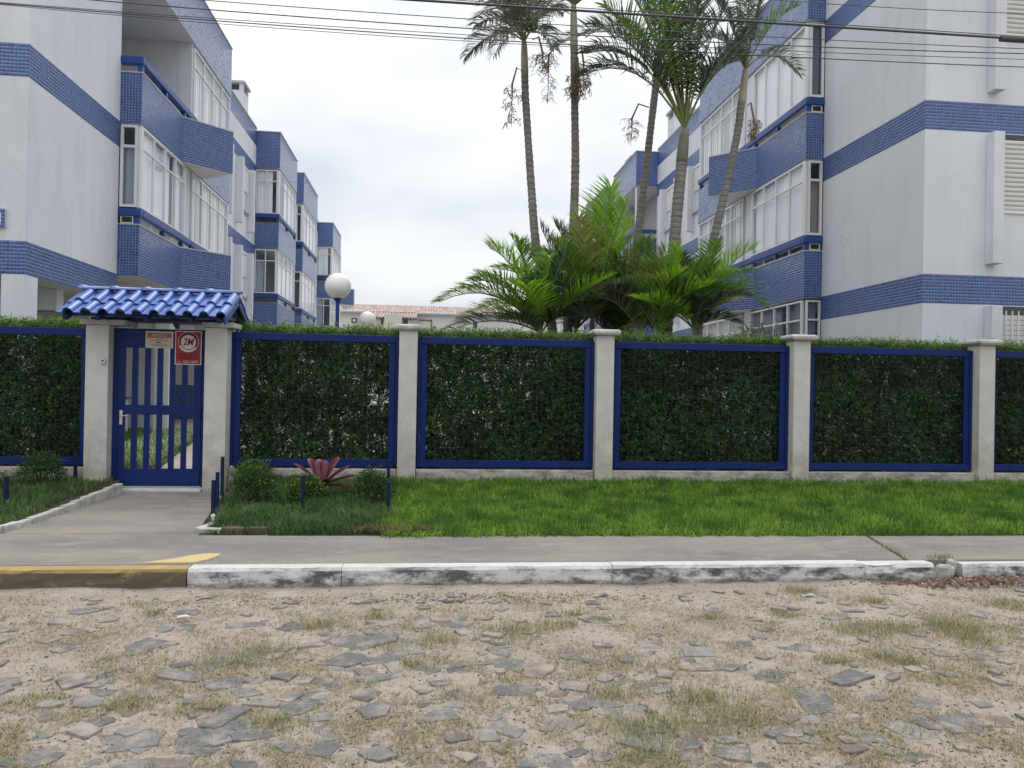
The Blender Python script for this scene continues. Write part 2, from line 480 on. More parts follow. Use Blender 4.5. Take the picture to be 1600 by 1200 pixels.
kerb = thing('kerb', None, None, (0, 5.9, 0), kind='structure')
x = -14.0
cuts = [-14, -11.6, -9.1, -6.3, -3.9, -1.733]
for a, b in zip(cuts, cuts[1:]): kerb_stone(a + .002, b - .0015, .132, M['kerby'])
cuts = [-1.728, -.62, 1.45, 3.52]
for a, b in zip(cuts, cuts[1:]): kerb_stone(a + .002, b - .002, .136 + random.uniform(-.002, .002), M['kerbw'])
kerb_stone(3.522, 4.12, .130, M['kerbw'], jag=.02)
cuts = [4.40, 5.5, 6.6, 7.7, 8.8, 9.9, 11.0, 12.1, 13.2, 14.3]
for a, b in zip(cuts, cuts[1:]): kerb_stone(a + .003, b - .003, .118, M['kerbw'], 5.90, 6.0)


def rock_mesh(name, sx, sy, sz, seed, n=9, mat=None):
    """an irregular broken block, about 40 triangles"""
    r = random.Random(seed); vs = []
    rings = [(-.5, .85), (-.1, 1.0), (.35, .93), (.5, .66)]
    off = [r.uniform(.62, 1.18) for _ in range(n)]
    for zz_, k in rings:
        for j in range(n):
            a = 2 * math.pi * j / n
            q = off[j] * k * r.uniform(.94, 1.05)
            vs.append((sx * .5 * q * math.cos(a), sy * .5 * q * math.sin(a), sz * (zz_ + r.uniform(-.04, .04))))
    fs = [(i * n + j, i * n + (j + 1) % n, (i + 1) * n + (j + 1) % n, (i + 1) * n + j) for i in range(3) for j in range(n)]
    fs += [tuple(range(n))[::-1], tuple(range(3 * n, 4 * n))]
    me = bpy.data.meshes.new(name); me.from_pydata(vs, [], fs)
    if mat: me.materials.append(mat)
    return me


chunkmat = plain('broken_whitewashed_mortar', (.43, .42, .40), .88, .45, 12, .8, 40)
for i, (cx, cy, cz, sx, sy, sz, rz) in enumerate([(3.95, 5.85, .025, .13, .10, .06, .2), (4.10, 5.87, .035, .12, .10, .07, .4),
                                                   (4.20, 5.86, .07, .17, .13, .10, .1), (4.31, 5.93, .10, .13, .12, .09, .7), (4.62, 5.84, .04, .10, .09, .08, .3), (4.80, 5.86, .03, .14, .08, .06, 1.3)]):
    o = link('kerb_fragment', rock_mesh('kerb_fragment', sx * 1.3, sy * .75, sz * 1.15, i + 40, n=6, mat=chunkmat), None, kerb)
    o.location = (cx, cy, cz); o.rotation_euler = (.1, .1, rz)
    o.matrix_parent_inverse = Matrix.Translation((0, -5.9, 0))

# yellow paint spilled over the pavement edge beside the driveway dip
def worn_paint():
    m, t, b = newmat('worn_yellow_paint')
    out = t.nodes['Material Output']
    co = N(t, 'ShaderNodeTexCoord')
    nz = N(t, 'ShaderNodeTexNoise', i_Scale=55.0, i_Detail=6.0, i_Roughness=.75); L(t, co.outputs['Object'], nz.inputs['Vector'])
    b.inputs['Base Color'].default_value = (.60, .45, .22, 1); b.inputs['Roughness'].default_value = .9
    tr = N(t, 'ShaderNodeBsdfTransparent'); mx = N(t, 'ShaderNodeMixShader')
    at = N(t, 'ShaderNodeAttribute', attribute_name='cover')
    L(t, ramp(t, math_(t, 'ADD', math_(t, 'MULTIPLY', nz.outputs[0], .7), math_(t, 'MULTIPLY', at.outputs['Fac'], .55)), [(.46, 0.0), (.78, .9)]), mx.inputs[0])
    L(t, tr.outputs[0], mx.inputs[1]); L(t, b.outputs[0], mx.inputs[2]); L(t, mx.outputs[0], out.inputs[0])
    return m


def paint_patch(ring, z):
    c = np.mean(np.array(ring), 0); n = len(ring)
    vs = [(c[0], c[1], z)] + [(c[0] + (x - c[0]) * .72, c[1] + (y - c[1]) * .72, z) for x, y in ring] + [(x, y, z) for x, y in ring]
    fs = []
    for i in range(n):
        j = (i + 1) % n
        fs += [(0, 1 + i, 1 + j), (1 + i, 1 + n + i, 1 + n + j, 1 + j)]
    me = bpy.data.meshes.new('yellow_paint'); me.from_pydata(vs, [], fs)
    a = me.attributes.new('cover', 'FLOAT', 'POINT')
    a.data.foreach_set('value', [1.0] * (n + 1) + [0.0] * n)
    return tag(link('yellow_paint', me, M['ypaint']), kind='structure')


M['ypaint'] = worn_paint()
paint_patch([(-2.18, 6.0), (-1.95, 6.16), (-1.85, 6.30), (-1.72, 6.38), (-1.60, 6.37), (-1.58, 6.28), (-1.64, 6.12), (-1.72, 6.0)], .143)

# ------------------------------------------------------------------ apartment buildings
TP = .0556


def tile_panel(parent, o, u, w, h, n, name='mosaic_tiles', z0=0.0, pitch=TP):
    """square mosaic tiles standing proud of a grout backing. o = lower corner, u = horizontal direction, n = outward"""
    nu = max(1, round(w / pitch)); nv = max(1, round(h / pitch)); pu, pv = w / nu, h / nv
    i, j = np.meshgrid(np.arange(nu), np.arange(nv)); i = i.ravel(); j = j.ravel(); m = len(i)
    g = .0028; t = .0022; bev = .0012
    a0 = i * pu + g; a1 = (i + 1) * pu - g; b0 = j * pv + g; b1 = (j + 1) * pv - g
    tilt = rng.normal(0, .0002, (m, 4))
    o_, u_, n_ = np.array(o), np.array(u), np.array(n); z_ = np.array((0, 0, 1.0))
    def pt(a, b, c): return o_ + a[:, None] * u_ + b[:, None] * z_ + np.broadcast_to(c, a.shape)[:, None] * n_
    q = [pt(a0, b0, .003), pt(a1, b0, .003), pt(a1, b1, .003), pt(a0, b1, .003),
         pt(a0 + bev, b0 + bev, .003 + t + tilt[:, 0]), pt(a1 - bev, b0 + bev, .003 + t + tilt[:, 1]), pt(a1 - bev, b1 - bev, .003 + t + tilt[:, 2]), pt(a0 + bev, b1 - bev, .003 + t + tilt[:, 3])]
    V = np.stack(q, 1).reshape(-1, 3)
    base = (np.arange(m) * 8)[:, None, None]
    f = np.array([(4, 5, 6, 7), (0, 1, 5, 4), (1, 2, 6, 5), (2, 3, 7, 6), (3, 0, 4, 7)])
    if np.dot(np.cross(u_, z_), n_) < 0: f = f[:, ::-1]
    F = (base + f[None]).reshape(-1, 4)
    gb = MB(); gb.obox(V3(o), V3(u), ZV, V3(n), 0, w, 0, h, -.004, .0045)
    g_ = gb.build('tile_band', M['grout'], parent)
    tl = npmesh(name, V, F, M['tile'], g_); tl['kind'] = 'stuff'
    return g_


WR = random.Random(21)


def window(parent, a, b, z0, z1, nout, cols, transom=None, curtain=1.0, cmat='curtain', name='window', fw_=.034, depth=.06):
    """framed glazing between plan points a and b; frame, panes one by one and a curtain behind"""
    a, b = V3((*a, z0)), V3((*b, z0)); u = (b - a); w = u.length; u.normalize(); n = V3((*nout, 0)); h = z1 - z0
    f = MB()
    f.obox(a, u, ZV, n, 0, w, 0, fw_, 0, depth); f.obox(a, u, ZV, n, 0, w, h - fw_, h, 0, depth)
    xs = [w * i / cols for i in range(cols + 1)]
    for i, xx in enumerate(xs):
        e0 = 0 if i == 0 else xx - fw_ * .5; e1 = w if i == cols else xx + fw_ * .5
        if i == 0: e1 = fw_
        if i == cols: e0 = w - fw_
        f.obox(a, u, ZV, n, e0, e1, fw_, h - fw_, .001, depth - .003 * (0 < i < cols) + .003)
    if transom: f.obox(a, u, ZV, n, fw_, w - fw_, transom - z0 - fw_ * .5, transom - z0 + fw_ * .5, .004, depth - .006)
    fo = f.build(name, M['alu'], parent)
    for i in range(cols):
        rows = [(fw_, h - fw_)] if not transom else [(fw_, transom - z0 - fw_ * .5), (transom - z0 + fw_ * .5, h - fw_)]
        for q0, q1 in rows:
            p = MB(); p.obox(a, u, ZV, n, xs[i] + fw_ * .5, xs[i + 1] - fw_ * .5, q0, q1, .025, .031)
            po = p.build('pane', M['glass'], fo)
    if curtain:
        k = max(8, int(w * curtain / .05)); vs = []; fs = []; top_ = h - .03
        if transom and WR.random() < .35: top_ = transom - z0
        gap0 = WR.uniform(.15, .85) if cols > 2 and WR.random() < .75 else 9; gap1 = gap0 + WR.uniform(.05, .13); ph = WR.uniform(0, 6)
        for i in range(k + 1):
            s_ = .04 + (w * curtain - .08) * i / k; d = -.05 + .014 * math.sin(i * 1.9 + ph) + .008 * math.sin(i * .7)
            vs += [a + u * s_ + n * d + ZV * .02, a + u * s_ + n * d + ZV * top_]
            if i and not gap0 < i / k < gap1: fs.append((2 * i - 2, 2 * i, 2 * i + 1, 2 * i - 1))
        c = MB(); c.add(vs, fs); c.build('curtain', M[cmat], fo, smooth=True)
    return fo


def wing(XS, sg, label, left):
    root = thing('apartment_building', label, 'apartment building', (XS, 12.4, 0))
    X = lambda s: XS + sg * s
    out = V3((sg, 0, 0)); front = V3((0, -1, 0)); back = V3((0, 1, 0)); yv = V3((0, 1, 0)); xo = V3((sg, 0, 0))
    def bx(name, s0, s1, y0, y1, z0, z1, mat='stucco', bevel=.012):
        mb = MB(); mb.box(X(s0), X(s1), y0, y1, z0, z1); return mb.build(name, M[mat], root, bevel=bevel)
    Y0, Y1, YB, Y2, Y2e, Y3, Y3e, Y4, Y4e, Y5, Y5e = 12.4, 15.85, 18.35, 19.1, 22.55, 29.75, 33.5, 35.3, 39.6, 45.9, 50.0
    OUT = .40; IN = -.47; PT = .13
    FL = [3.6, 6.6]                                   # floor levels
    # main volumes
    g0 = 3.1 if left else 0.0
    bx('wall', -9, 0, Y0, Y1, g0, 11.05)
    if left:
        for py_ in (Y0 + .002, Y1 - .40, Y2 - .1, Y2e - .4, 26.2):
            bx('pillar', -.34, 0, py_, py_ + .40, 0, g0)
        for py_ in (Y0 + .002, 19.0, 26.0): bx('pillar', -6.0, -5.6, py_, py_ + .40, 0, g0)
        bx('beam', -8, -.35, 14.2, 14.45, 2.72, g0); bx('beam', -8, -.35, 19.2, 19.45, 2.72, g0)
    bx('wall', -9, -1.5, Y1, Y2, g0, 9.6, 'room'); bx('wall', -9, .28, Y2 + .05, Y2e, 3.1, 9.55, 'room')
    bx('wall', -9, IN, Y2e, Y3, g0, 11.05); bx('wall', -9, IN - .3, Y3, Y3e, 0, 9.6, 'room'); bx('wall', -9, IN, Y3e, Y4, 0, 11.0)
    bx('wall', -9, IN - .3, Y4, Y4e, 0, 9.6, 'room'); bx('wall', -9, IN, Y4e, Y5, 0, 11.0); bx('wall', -9, IN - .3, Y5, Y5e, 0, 9.6, 'room'); bx('wall', -9, IN, Y5e, 58, 0, 11.0)
    if left:
        bx('wall', -9, IN - .3, Y3 - .06, Y3 - .005, 0, g0)
        tile_panel(root, (X(-9), Y3 - .06, .13), out, 9 + IN - .3, 1.27, front, pitch=.09)
        bx('low_wall', -4.5, -1.75, 21.1, 21.3, .1, 1.02); tile_panel(root, (X(-4.5), 21.1, .13), out, 2.75, .87, front); bx('ledge', -4.55, -1.7, 21.05, 21.35, 1.022, 1.09, 'rail')
        bx('wall', -9, -1.9, 24.0, 24.15, 0, g0)
    else:
        bx('wall', -9, .0, Y1, Y2, 0, .9); bx('wall', -9, .28, Y2 + .05, Y2e, 0, 3.1, 'room')
    # white pier that ends bay one, beside bay two
    for z0, z1 in ((3.62, 6.55), (6.62, 9.6)):
        if z0 > 6 and left: continue
        bx('pier', .05, .37, Y2 - .42, Y2 - .02, z0 - (3.4 if z0 < 4 and not left else 0), z1)
    # bands of blue mosaic right round the front block
    for z in (3.1, 6.1, 9.1):
        tile_panel(root, (X(0), Y0, z), yv, Y1 - Y0, .5, out)
        tile_panel(root, (X(0), Y0, z), -out, 4.2 if not left else 2.4, .5, front)
    for z in (6.2, 9.2):
        tile_panel(root, (X(IN), Y2e + .02, z), yv, Y3 - Y2e - .02, .48, out)
    tile_panel(root, (X(IN), Y2e + .02, 3.2), yv, Y3 - Y2e - .02, .48, out)
    # balconies of bay one with their pointed prow
    plan = [(0, Y1), (OUT, Y1), (OUT, YB), (1.30, Y2 + .18), (OUT, Y2 + .85)]
    for f in FL:
        mb = MB(); mb.prism([(X(-1.5), Y1), (X(-1.5), Y2)] + [(X(.3), Y2)] + [(X(.3), Y2 + .86)] + [(X(s), y) for s, y in plan[::-1][:-1]] + [(X(0), Y1)], f - .02, f + .12)
        mb.build('balcony_floor', M['soffit'], root)
        mb = MB()
        inner = [(0.0, Y1 + PT), (OUT - PT, Y1 + PT), (OUT - PT, YB + .06), (1.30 - PT * 1.25, Y2 + .2), (OUT - .05, Y2 + .73)]
        for k in range(4):
            mb.prism([(X(plan[k][0]), plan[k][1]), (X(plan[k + 1][0]), plan[k + 1][1]), (X(inner[k + 1][0]), inner[k + 1][1]), (X(inner[k][0]), inner[k][1])], f - .025, f + .985)
        pr = mb.build('parapet', M['stucco'], root)
        mb = MB()
        for k in range(3):
            p0 = V3((X(plan[k][0]), plan[k][1], f - .02)); p1 = V3((X(plan[k + 1][0]), plan[k + 1][1], f - .02)); d = p1 - p0; ln = d.length; d.normalize()
            nn = V3((d.y, -d.x, 0)) * sg
            if nn.dot(V3((sg * .5, -1, 0))) < 0: nn = -nn
            tile_panel(root, p0, d, ln, 1.0, nn)
            mb.obox(p0 + ZV * 1.0, d, ZV, nn, 0, ln, .001 + .002 * k, .022 + .002 * k, -PT, .012)
        mb.build('coping', M['conc'], root)
        # handrail: a thick blue beam on short posts
        zr = f + 1.15
        mb = MB(); mb.box(X(-.02), X(OUT + .03), Y1 - .03, Y1 + .12, zr, zr + .155); mb.build('handrail', M['rail'], root, bevel=.025)
        mb = MB(); mb.box(X(OUT - .12), X(OUT + .03), Y1 + .12, Y2 - .02, zr + .001, zr + .154); mb.build('handrail', M['rail'], root, bevel=.025)
        for yy in (Y1 + .06, Y1 + 1.45, YB + .2): bx('rail_post', OUT - .10, OUT, yy - .05, yy + .05, f + 1.0, zr, 'rail', 0)
    # glazing of bay one
    gl = [(3.62, None), (6.62, None)] if not left else [(3.62, None)]
    for f, _ in gl:
        top = f + 2.93; z0 = f + 1.31
        cols = 4; fr = (f > 6 and not left)
        window(root, (X(.02), Y1 + .05), (X(OUT - .06), Y1 + .05), z0, top, (0, -1), 1, None if fr else top - .42, 1.0, 'blind' if left else ('slateblind' if fr else 'brownblind'), fw_=.05)
        window(root, (X(OUT - .06), Y1 + .10), (X(OUT - .06), Y2 - .44), z0, top, (sg, 0), cols, None if fr else top - .42, 1.0)
        # low strip of glass between parapet and rail
        window(root, (X(OUT - .075), Y1 + .14), (X(OUT - .075), Y2 - .44), f + .99, f + 1.14, (sg, 0), 4, None, 0, fw_=.018, depth=.04)
        window(root, (X(.04), Y1 + .045), (X(OUT - .12), Y1 + .045), f + .99, f + 1.14, (0, -1), 1, None, 0, fw_=.018, depth=.04)
        bx('corner_post', OUT - .055, OUT, Y1 + .03, Y1 + .10, z0, top, 'alu', .004)
    if not left:
        window(root, (X(.02), Y1 + .05), (X(OUT - .06), Y1 + .05), 1.0, 3.52, (0, -1), 1, 3.1, 1.0, 'slateblind')
        window(root, (X(OUT - .06), Y1 + .10), (X(OUT - .06), Y2 - .44), 1.0, 3.52, (sg, 0), 4, 3.1, 1.0, 'slateblind')
    # ceiling of the top balcony, the fascia above, and bay two behind it
    def fascia(y0, y1, z0, z1, soff=True):
        bx('parapet', -9, OUT, y0, y1, z0, z1 - .03); bx('coping', -9.0, OUT + .02, y0 - .02, y1 + .02, z1 - .028, z1 + .012, 'sill', .006)
        tile_panel(root, (X(OUT), y0, z0), yv, y1 - y0, z1 - z0 - .03, out)
        if y0 > 16: tile_panel(root, (X(IN), y0, z0), out, OUT - IN, z1 - z0 - .03, front)
        else: tile_panel(root, (X(0), y0, z0), out, OUT, z1 - z0 - .03, front)
    fascia(Y1, Y2e, 9.62, 11.0)
    def bay(y0, y1, front_win=True, open_top=False, floors=(0, 1, 2), sframe=IN):
        for k, f in enumerate((.6, 3.6, 6.6)):
            if k not in floors: continue
            if k and f > 1:
                bx('balcony_floor', sframe, OUT - .03, y0 + .02, y1, f - .02, f + .10, 'soffit', 0)
                bx('parapet', OUT - PT, OUT, y0, y1, f - .025, f + .97)
                tile_panel(root, (X(OUT), y0, f - .02), yv, y1 - y0, .985, out)
                if front_win:
                    bx('parapet', sframe, OUT - PT, y0, y0 + PT, f - .025, f + .97)
                    tile_panel(root, (X(sframe), y0, f - .02), out, OUT - sframe, .985, front)
                mb = MB(); mb.box(X(sframe if front_win else OUT - .12), X(OUT + .03), y0 - .02, y0 + .12, f + 1.15, f + 1.30)
                mb.box(X(OUT - .12), X(OUT + .03), y0 + .12, y1, f + 1.151, f + 1.299); mb.build('handrail', M['rail'], root, bevel=.02)
                for yy in (y0 + .1, (y0 + y1) / 2, y1 - .1): bx('rail_post', OUT - .1, OUT, yy - .05, yy + .05, f + .97, f + 1.15, 'rail', 0)
            if k == 2 and open_top: continue
            z0, z1 = (f + 1.31, f + 2.95) if k else (.9, 3.5)
            if front_win: window(root, (X(sframe + .02), y0 + .05), (X(OUT - .07), y0 + .05), z0, z1, (0, -1), 2, z1 - .42, .45 if k == 1 else .8, 'blind' if k == 1 else 'curtain')
            window(root, (X(OUT - .07), y0 + .10), (X(OUT - .07), y1 - .06), z0, z1, (sg, 0), 4, z1 - .42, 1.0)
            if k: window(root, (X(OUT - .08), y0 + .14), (X(OUT - .08), y1 - .06), f + .99, f + 1.14, (sg, 0), 3, None, 0, fw_=.018, depth=.04)
        if front_win: bx('corner_post', OUT - .065, OUT - .005, y0 + .03, y0 + .10, 7.91, 9.55, 'alu', .004)
    bay(Y2, Y2e, False, False, (1, 2) if left else (0, 1, 2), .28)
    bx('end_wall', IN, OUT - .01, Y2e - .05, Y2e, 0 if not left else 3.1, 9.62)
    bx('end_wall', .0, .36, Y2 + .0, Y2 + .06, 7.9 if left else 7.9, 9.62)
    if left: bx('wall', -1.5, .0, Y2, Y2 + .05, 6.6, 9.62)
    else: bx('wall', -1.5, 0, Y2, Y2 + .05, 0, 9.62)
    fascia(Y3, Y3e, 9.62, 11.0); bay(Y3, Y3e, True, not left)
    bx('end_wall', IN, OUT - .01, Y3e - .05, Y3e, 0, 9.62)
    fascia(Y4, Y4e, 9.62, 11.0); bay(Y4, Y4e, True, False)
    bx('end_wall', IN, OUT - .01, Y4e - .05, Y4e, 0, 9.62)
    fascia(Y5, Y5e, 9.62, 11.0); bay(Y5, Y5e, True, False, (1, 2))
    bx('end_wall', IN, OUT - .01, Y5e - .05, Y5e, 0, 9.62)
    for f in FL:   # far prow balcony
        mb = MB(); mb.prism([(X(OUT), 49.2), (X(1.3), 49.7), (X(1.3), 50.4), (X(OUT), 53)], f, f + 1.0); mb.build('parapet', M['stucco'], root)
        p0 = V3((X(OUT), 49.2, f)); d = V3((X(1.3) - X(OUT), .5, 0)); ln = d.length; d.normalize()
        tile_panel(root, p0, d, ln, 1.0, V3((d.y * sg * 1, -abs(d.x), 0)).normalized())
    # copings of the plain walls, side windows between concrete fins
    for a, b, s_ in ((Y2e, Y3, IN), (Y3e, Y4, IN), (Y4e, Y5, IN)):
        bx('coping', -9, s_ + .03, a + .03, b - .03, 11.05, 11.11, 'sill', .006)
        tile_panel(root, (X(s_), a + .02, 10.42), yv, b - a - .04, .6, out)
    bx('coping', -9, .03, Y0 - .03, Y1 - .03, 11.05, 11.11, 'sill', .006)
    def side_win(y, f, w=1.35):
        fr = MB(); 
        bx('fin', IN, IN + .24, y - .30, y - .12, f + .35, f + 2.58); bx('fin', IN, IN + .24, y + w + .05, y + w + .22, f + .35, f + 2.58)
        o = window(root, (X(IN + .003), y), (X(IN + .003), y + w), f + 1.0, f + 2.5, (sg, 0), 2, None, 0, depth=.05)
        mb = MB()
        for i in range(10): mb.box(X(IN + .004), X(IN + .045), y + .05, y + w - .05, f + 2.42 - .075 * i - .07, f + 2.42 - .075 * i)
        mb.build('shutter', M['shutter'], o)
        mb = MB(); mb.box(X(IN), X(IN + .09), y - .1, y + w + .03, f + .93, f + .995); mb.build('window_sill', M['sill'], root)
    for f in (.6, 3.6, 6.6):
        (side_win(27.1, f), side_win(24.0, f)) if f > 1 or not left else 0
        side_win(42.5, f)
    # chimneys
    for (ya, yb, s0, s1, zt) in ((28.2, 29.0, -1.35, -.62, 12.25), (33.9, 34.8, -1.3, -.5, 12.1), (43.0, 43.9, -1.3, -.5, 12.2), (54, 55, -1.3, -.4, 12.2)):
        bx('chimney', s0, s1, ya, yb, 11.0, zt - .32, 'stucco'); bx('chimney_cap', s0 - .07, s1 + .07, ya - .07, yb + .07, zt - .09, zt, 'sill')
        mb = MB()
        for ss in (s0, s1 - .14):
            for yy in (ya, yb - .14): mb.box(X(ss), X(ss + .14), yy, yy + .14, zt - .32, zt - .09)
        mb.build('chimney_vent', M['stucco'], root)
        mb = MB(); mb.box(X(s0 + .15), X(s1 - .15), ya + .15, yb - .15, zt - .32, zt - .1); mb.build('chimney_flue', M['dark'], root)
    return root, X, bx


BL, XL, bl = wing(-6.12, 1, 'white and blue tiled apartment block behind the gate, with an open upper balcony', True)
BR, XR, br = wing(8.43, -1, 'white and blue tiled apartment block behind the palms, with roller shuttered street windows', False)

# street front of the right block: fins, shutters, barred window
def fbox(name, x0, x1, y0, y1, z0, z1, mat, bevel=.01):
    mb = MB(); mb.box(x0, x1, y0, y1, z0, z1); return mb.build(name, M[mat], BR, bevel=bevel)


for z0, z1 in ((.2, 3.07), (3.79, 6.065), (6.78, 9.06)):
    fbox('fin', 9.57, 9.77, 12.2, 12.398, z0, z1, 'stucco'); fbox('fin', 11.35, 11.55, 12.2, 12.398, z0, z1, 'stucco')
def shutter_window(z0, z1, ztop):
    fbox('window_recess', 9.772, 11.348, 12.3935, 12.399, z1, ztop, 'dark', 0)
    mb = MB(); mb.box(9.772, 11.348, 12.37, 12.398, z0 - .05, z0); mb.box(9.772, 9.80, 12.37, 12.398, z0, z1); mb.box(11.32, 11.348, 12.37, 12.398, z0, z1)
    w_ = mb.build('window', M['alu'], BR)
    n = int((z1 - z0) / .077); hh = (z1 - z0) / n
    for i in range(n):
        mb = MB(); zz0 = z0 + i * hh
        mb.add([(9.80, 12.392, zz0 + .004), (11.32, 12.392, zz0 + .004), (11.32, 12.372, zz0 + hh * .3), (9.80, 12.372, zz0 + hh * .3), (9.80, 12.372, zz0 + hh * .7), (11.32, 12.372, zz0 + hh * .7), (9.80, 12.392, zz0 + hh - .003), (11.32, 12.392, zz0 + hh - .003)],
               [(0, 1, 2, 3), (3, 2, 5, 4), (4, 5, 7, 6)])
        mb.build('shutter_slat', M['shutter'], w_)
    mb = MB(); mb.box(9.79, 9.83, 12.35, 12.372, z0 + .09, z0 + .15); mb.build('shutter_stop', M['dark'], w_)


shutter_window(4.75, 5.98, 6.08)
shutter_window(7.78, 9.0, 9.09)
mb = MB(); mb.box(9.772, 11.348, 12.3935, 12.399, 1.3, 3.08); w_ = mb.build('window', M['dark'], BR)
for i in range(18):
    mb = MB(); zz0 = 1.35 + i * .088
    mb.box(9.80, 11.32, 12.382, 12.392, zz0, zz0 + .080); mb.build('shutter_slat', M['shutter'], w_)
for i in range(13):
    mb = MB(); xx = 9.83 + i * .118; mb.box(xx - .008, xx + .008, 12.34, 12.356, 1.3, 3.0); mb.build('window_bar', M['alu'], w_)
for zz0 in (1.5, 2.4): mb = MB(); mb.box(9.79, 11.33, 12.336, 12.341, zz0, zz0 + .03); mb.build('window_bar', M['alu'], w_)

# tiled name panel on the left block, cut by the edge of the view
mb = MB(); mb.box(-7.25, -6.40, 12.36, 12.396, 3.79, 4.07)
nm = mb.build('name_panel', plain('panel_white', (.66, .66, .68), .4), BL)
tile_panel(nm, (-7.25, 12.36, 3.79), (1, 0, 0), .85, .055, (0, -1, 0), 'panel_tiles', pitch=.055)
tile_panel(nm, (-7.25, 12.36, 4.015), (1, 0, 0), .85, .055, (0, -1, 0), 'panel_tiles', pitch=.055)
tile_panel(nm, (-6.455, 12.36, 3.846), (1, 0, 0), .055, .168, (0, -1, 0), 'panel_tiles', pitch=.055)


def text(body, loc, size, mat, parent, rot=(math.pi / 2, 0, 0), sx=1.0, shear=0.0, name='lettering', align='CENTER'):
    c = bpy.data.curves.new(name, 'FONT'); c.body = body; c.size = size; c.extrude = .0006; c.align_x = align; c.align_y = 'CENTER'; c.shear = shear; c.resolution_u = 3
    c.materials.append(mat)
    o = bpy.data.objects.new(name, c); COL.objects.link(o); o.location = loc; o.rotation_euler = rot; o.scale = (sx, 1, 1)
    if parent is not None: attach(o, parent)
    TEXTS.append(o)
    return o


TEXTS = []


M['ink'] = plain('black_ink', (.03, .03, .035), .6)
text('E', (-6.53, 12.355, 3.93), .17, M['ink'], nm)

# ------------------------------------------------------------------ fence
M['postpaint'] = plain('weathered_white_post', (.57, .555, .52), .8, .15, 2.5, .5, 60, .25, streak=True)


def post_shaft_mat():
    m, t, b = newmat('post_with_splash_stain')
    co = N(t, 'ShaderNodeTexCoord'); g = N(t, 'ShaderNodeNewGeometry')
    nz = N(t, 'ShaderNodeTexNoise', i_Scale=5.0, i_Detail=7.0, i_Roughness=.7); L(t, co.outputs['Object'], nz.inputs['Vector'])
    n3 = N(t, 'ShaderNodeTexNoise', i_Scale=60.0, i_Detail=4.0); L(t, co.outputs['Object'], n3.inputs['Vector'])
    ps = N(t, 'ShaderNodeSeparateXYZ'); L(t, g.outputs['Position'], ps.inputs[0])
    base = mixc(t, ramp(t, nz.outputs[0], [(.35, 0.0), (.7, 1.0)]), (.60, .585, .55), (.50, .485, .455))
    low = math_(t, 'MULTIPLY', ramp(t, math_(t, 'MULTIPLY', ps.outputs[2], .5), [(.10, .8), (.62, 0.0)]), ramp(t, nz.outputs[0], [(.35, .1), (.6, 1.0)]))
    L(t, mixc(t, low, base, (.36, .31, .245)), b.inputs['Base Color']); b.inputs['Roughness'].default_value = .85
    bp = N(t, 'ShaderNodeBump', i_Strength=.4, i_Distance=.006); L(t, n3.outputs[0], bp.inputs['Height']); L(t, bp.outputs[0], b.inputs['Normal'])
    return m


M['shaft'] = post_shaft_mat()
M['cap'] = plain('weathered_cap', (.50, .49, .46), .85, .35, 9, .6, 40, .2)
labels = ['white concrete fence post right of the flower bed, stained dark on its cap', 'white concrete fence post below the palm trunks with a pale flared cap', 'white concrete fence post in front of the right block balconies', 'white concrete fence post with brown stain, below the street shutters']
for i, xc in enumerate((-.268, 2.345, 5.10, 7.845)):
    t = thing('fence_post', labels[i], 'fence post', (xc, 10.2, .1), 'white posts between fence panels')
    mb = MB(); mb.box(xc - .118, xc + .118, 10.07, 10.33, .0, 2.225); mb.build('shaft', M['shaft'], t, bevel=.008)
    mb = MB(); q = .185 if i else .165
    a, b = q, q - .02
    mb.add([(xc - a * .8, 10.2 - a, 2.226), (xc + a * .8 + .02, 10.2 - a, 2.226), (xc + a * .8 + .02, 10.2 + a, 2.226), (xc - a * .8, 10.2 + a, 2.226),
            (xc - a, 10.2 - a - .02, 2.255), (xc + a, 10.2 - a - .02, 2.255), (xc + a, 10.2 + a, 2.255), (xc - a, 10.2 + a, 2.255),
            (xc - a, 10.2 - a - .02, 2.285), (xc + a, 10.2 - a - .02, 2.287), (xc + a, 10.2 + a, 2.285), (xc - a, 10.2 + a, 2.285),
            (xc - b, 10.2 - b, 2.305), (xc + b, 10.2 - b, 2.306), (xc + b, 10.2 + b, 2.303), (xc - b, 10.2 + b, 2.304)],
           [(3, 2, 1, 0), (12, 13, 14, 15)] + [(k * 4 + j, k * 4 + (j + 1) % 4, k * 4 + 4 + (j + 1) % 4, k * 4 + 4 + j) for k in range(3) for j in range(4)])
    mb.build('cap', M['cap'], t, bevel=.006)
for xc, lab in ((-4.07, 'white gate post left of the blue gate, carrying the round doorbell'), (-2.655, 'white gate post right of the blue gate, next to the flower bed')):
    t = thing('gate_post', lab, 'gate post', (xc, 10.1, .1), 'white posts either side of the gate')
    mb = MB(); mb.box(xc - .135, xc + .135, 9.98, 10.28, .0, 2.19); mb.build('shaft', M['shaft'], t, bevel=.008)
    mb = MB(); x0, x1 = (xc - .19, xc + .35) if xc < -3 else (xc - .16, xc + .23); mb.box(x0, x1, 9.93, 10.33, 2.192, 2.255); mb.build('cap', M['cap'], t, bevel=.008)

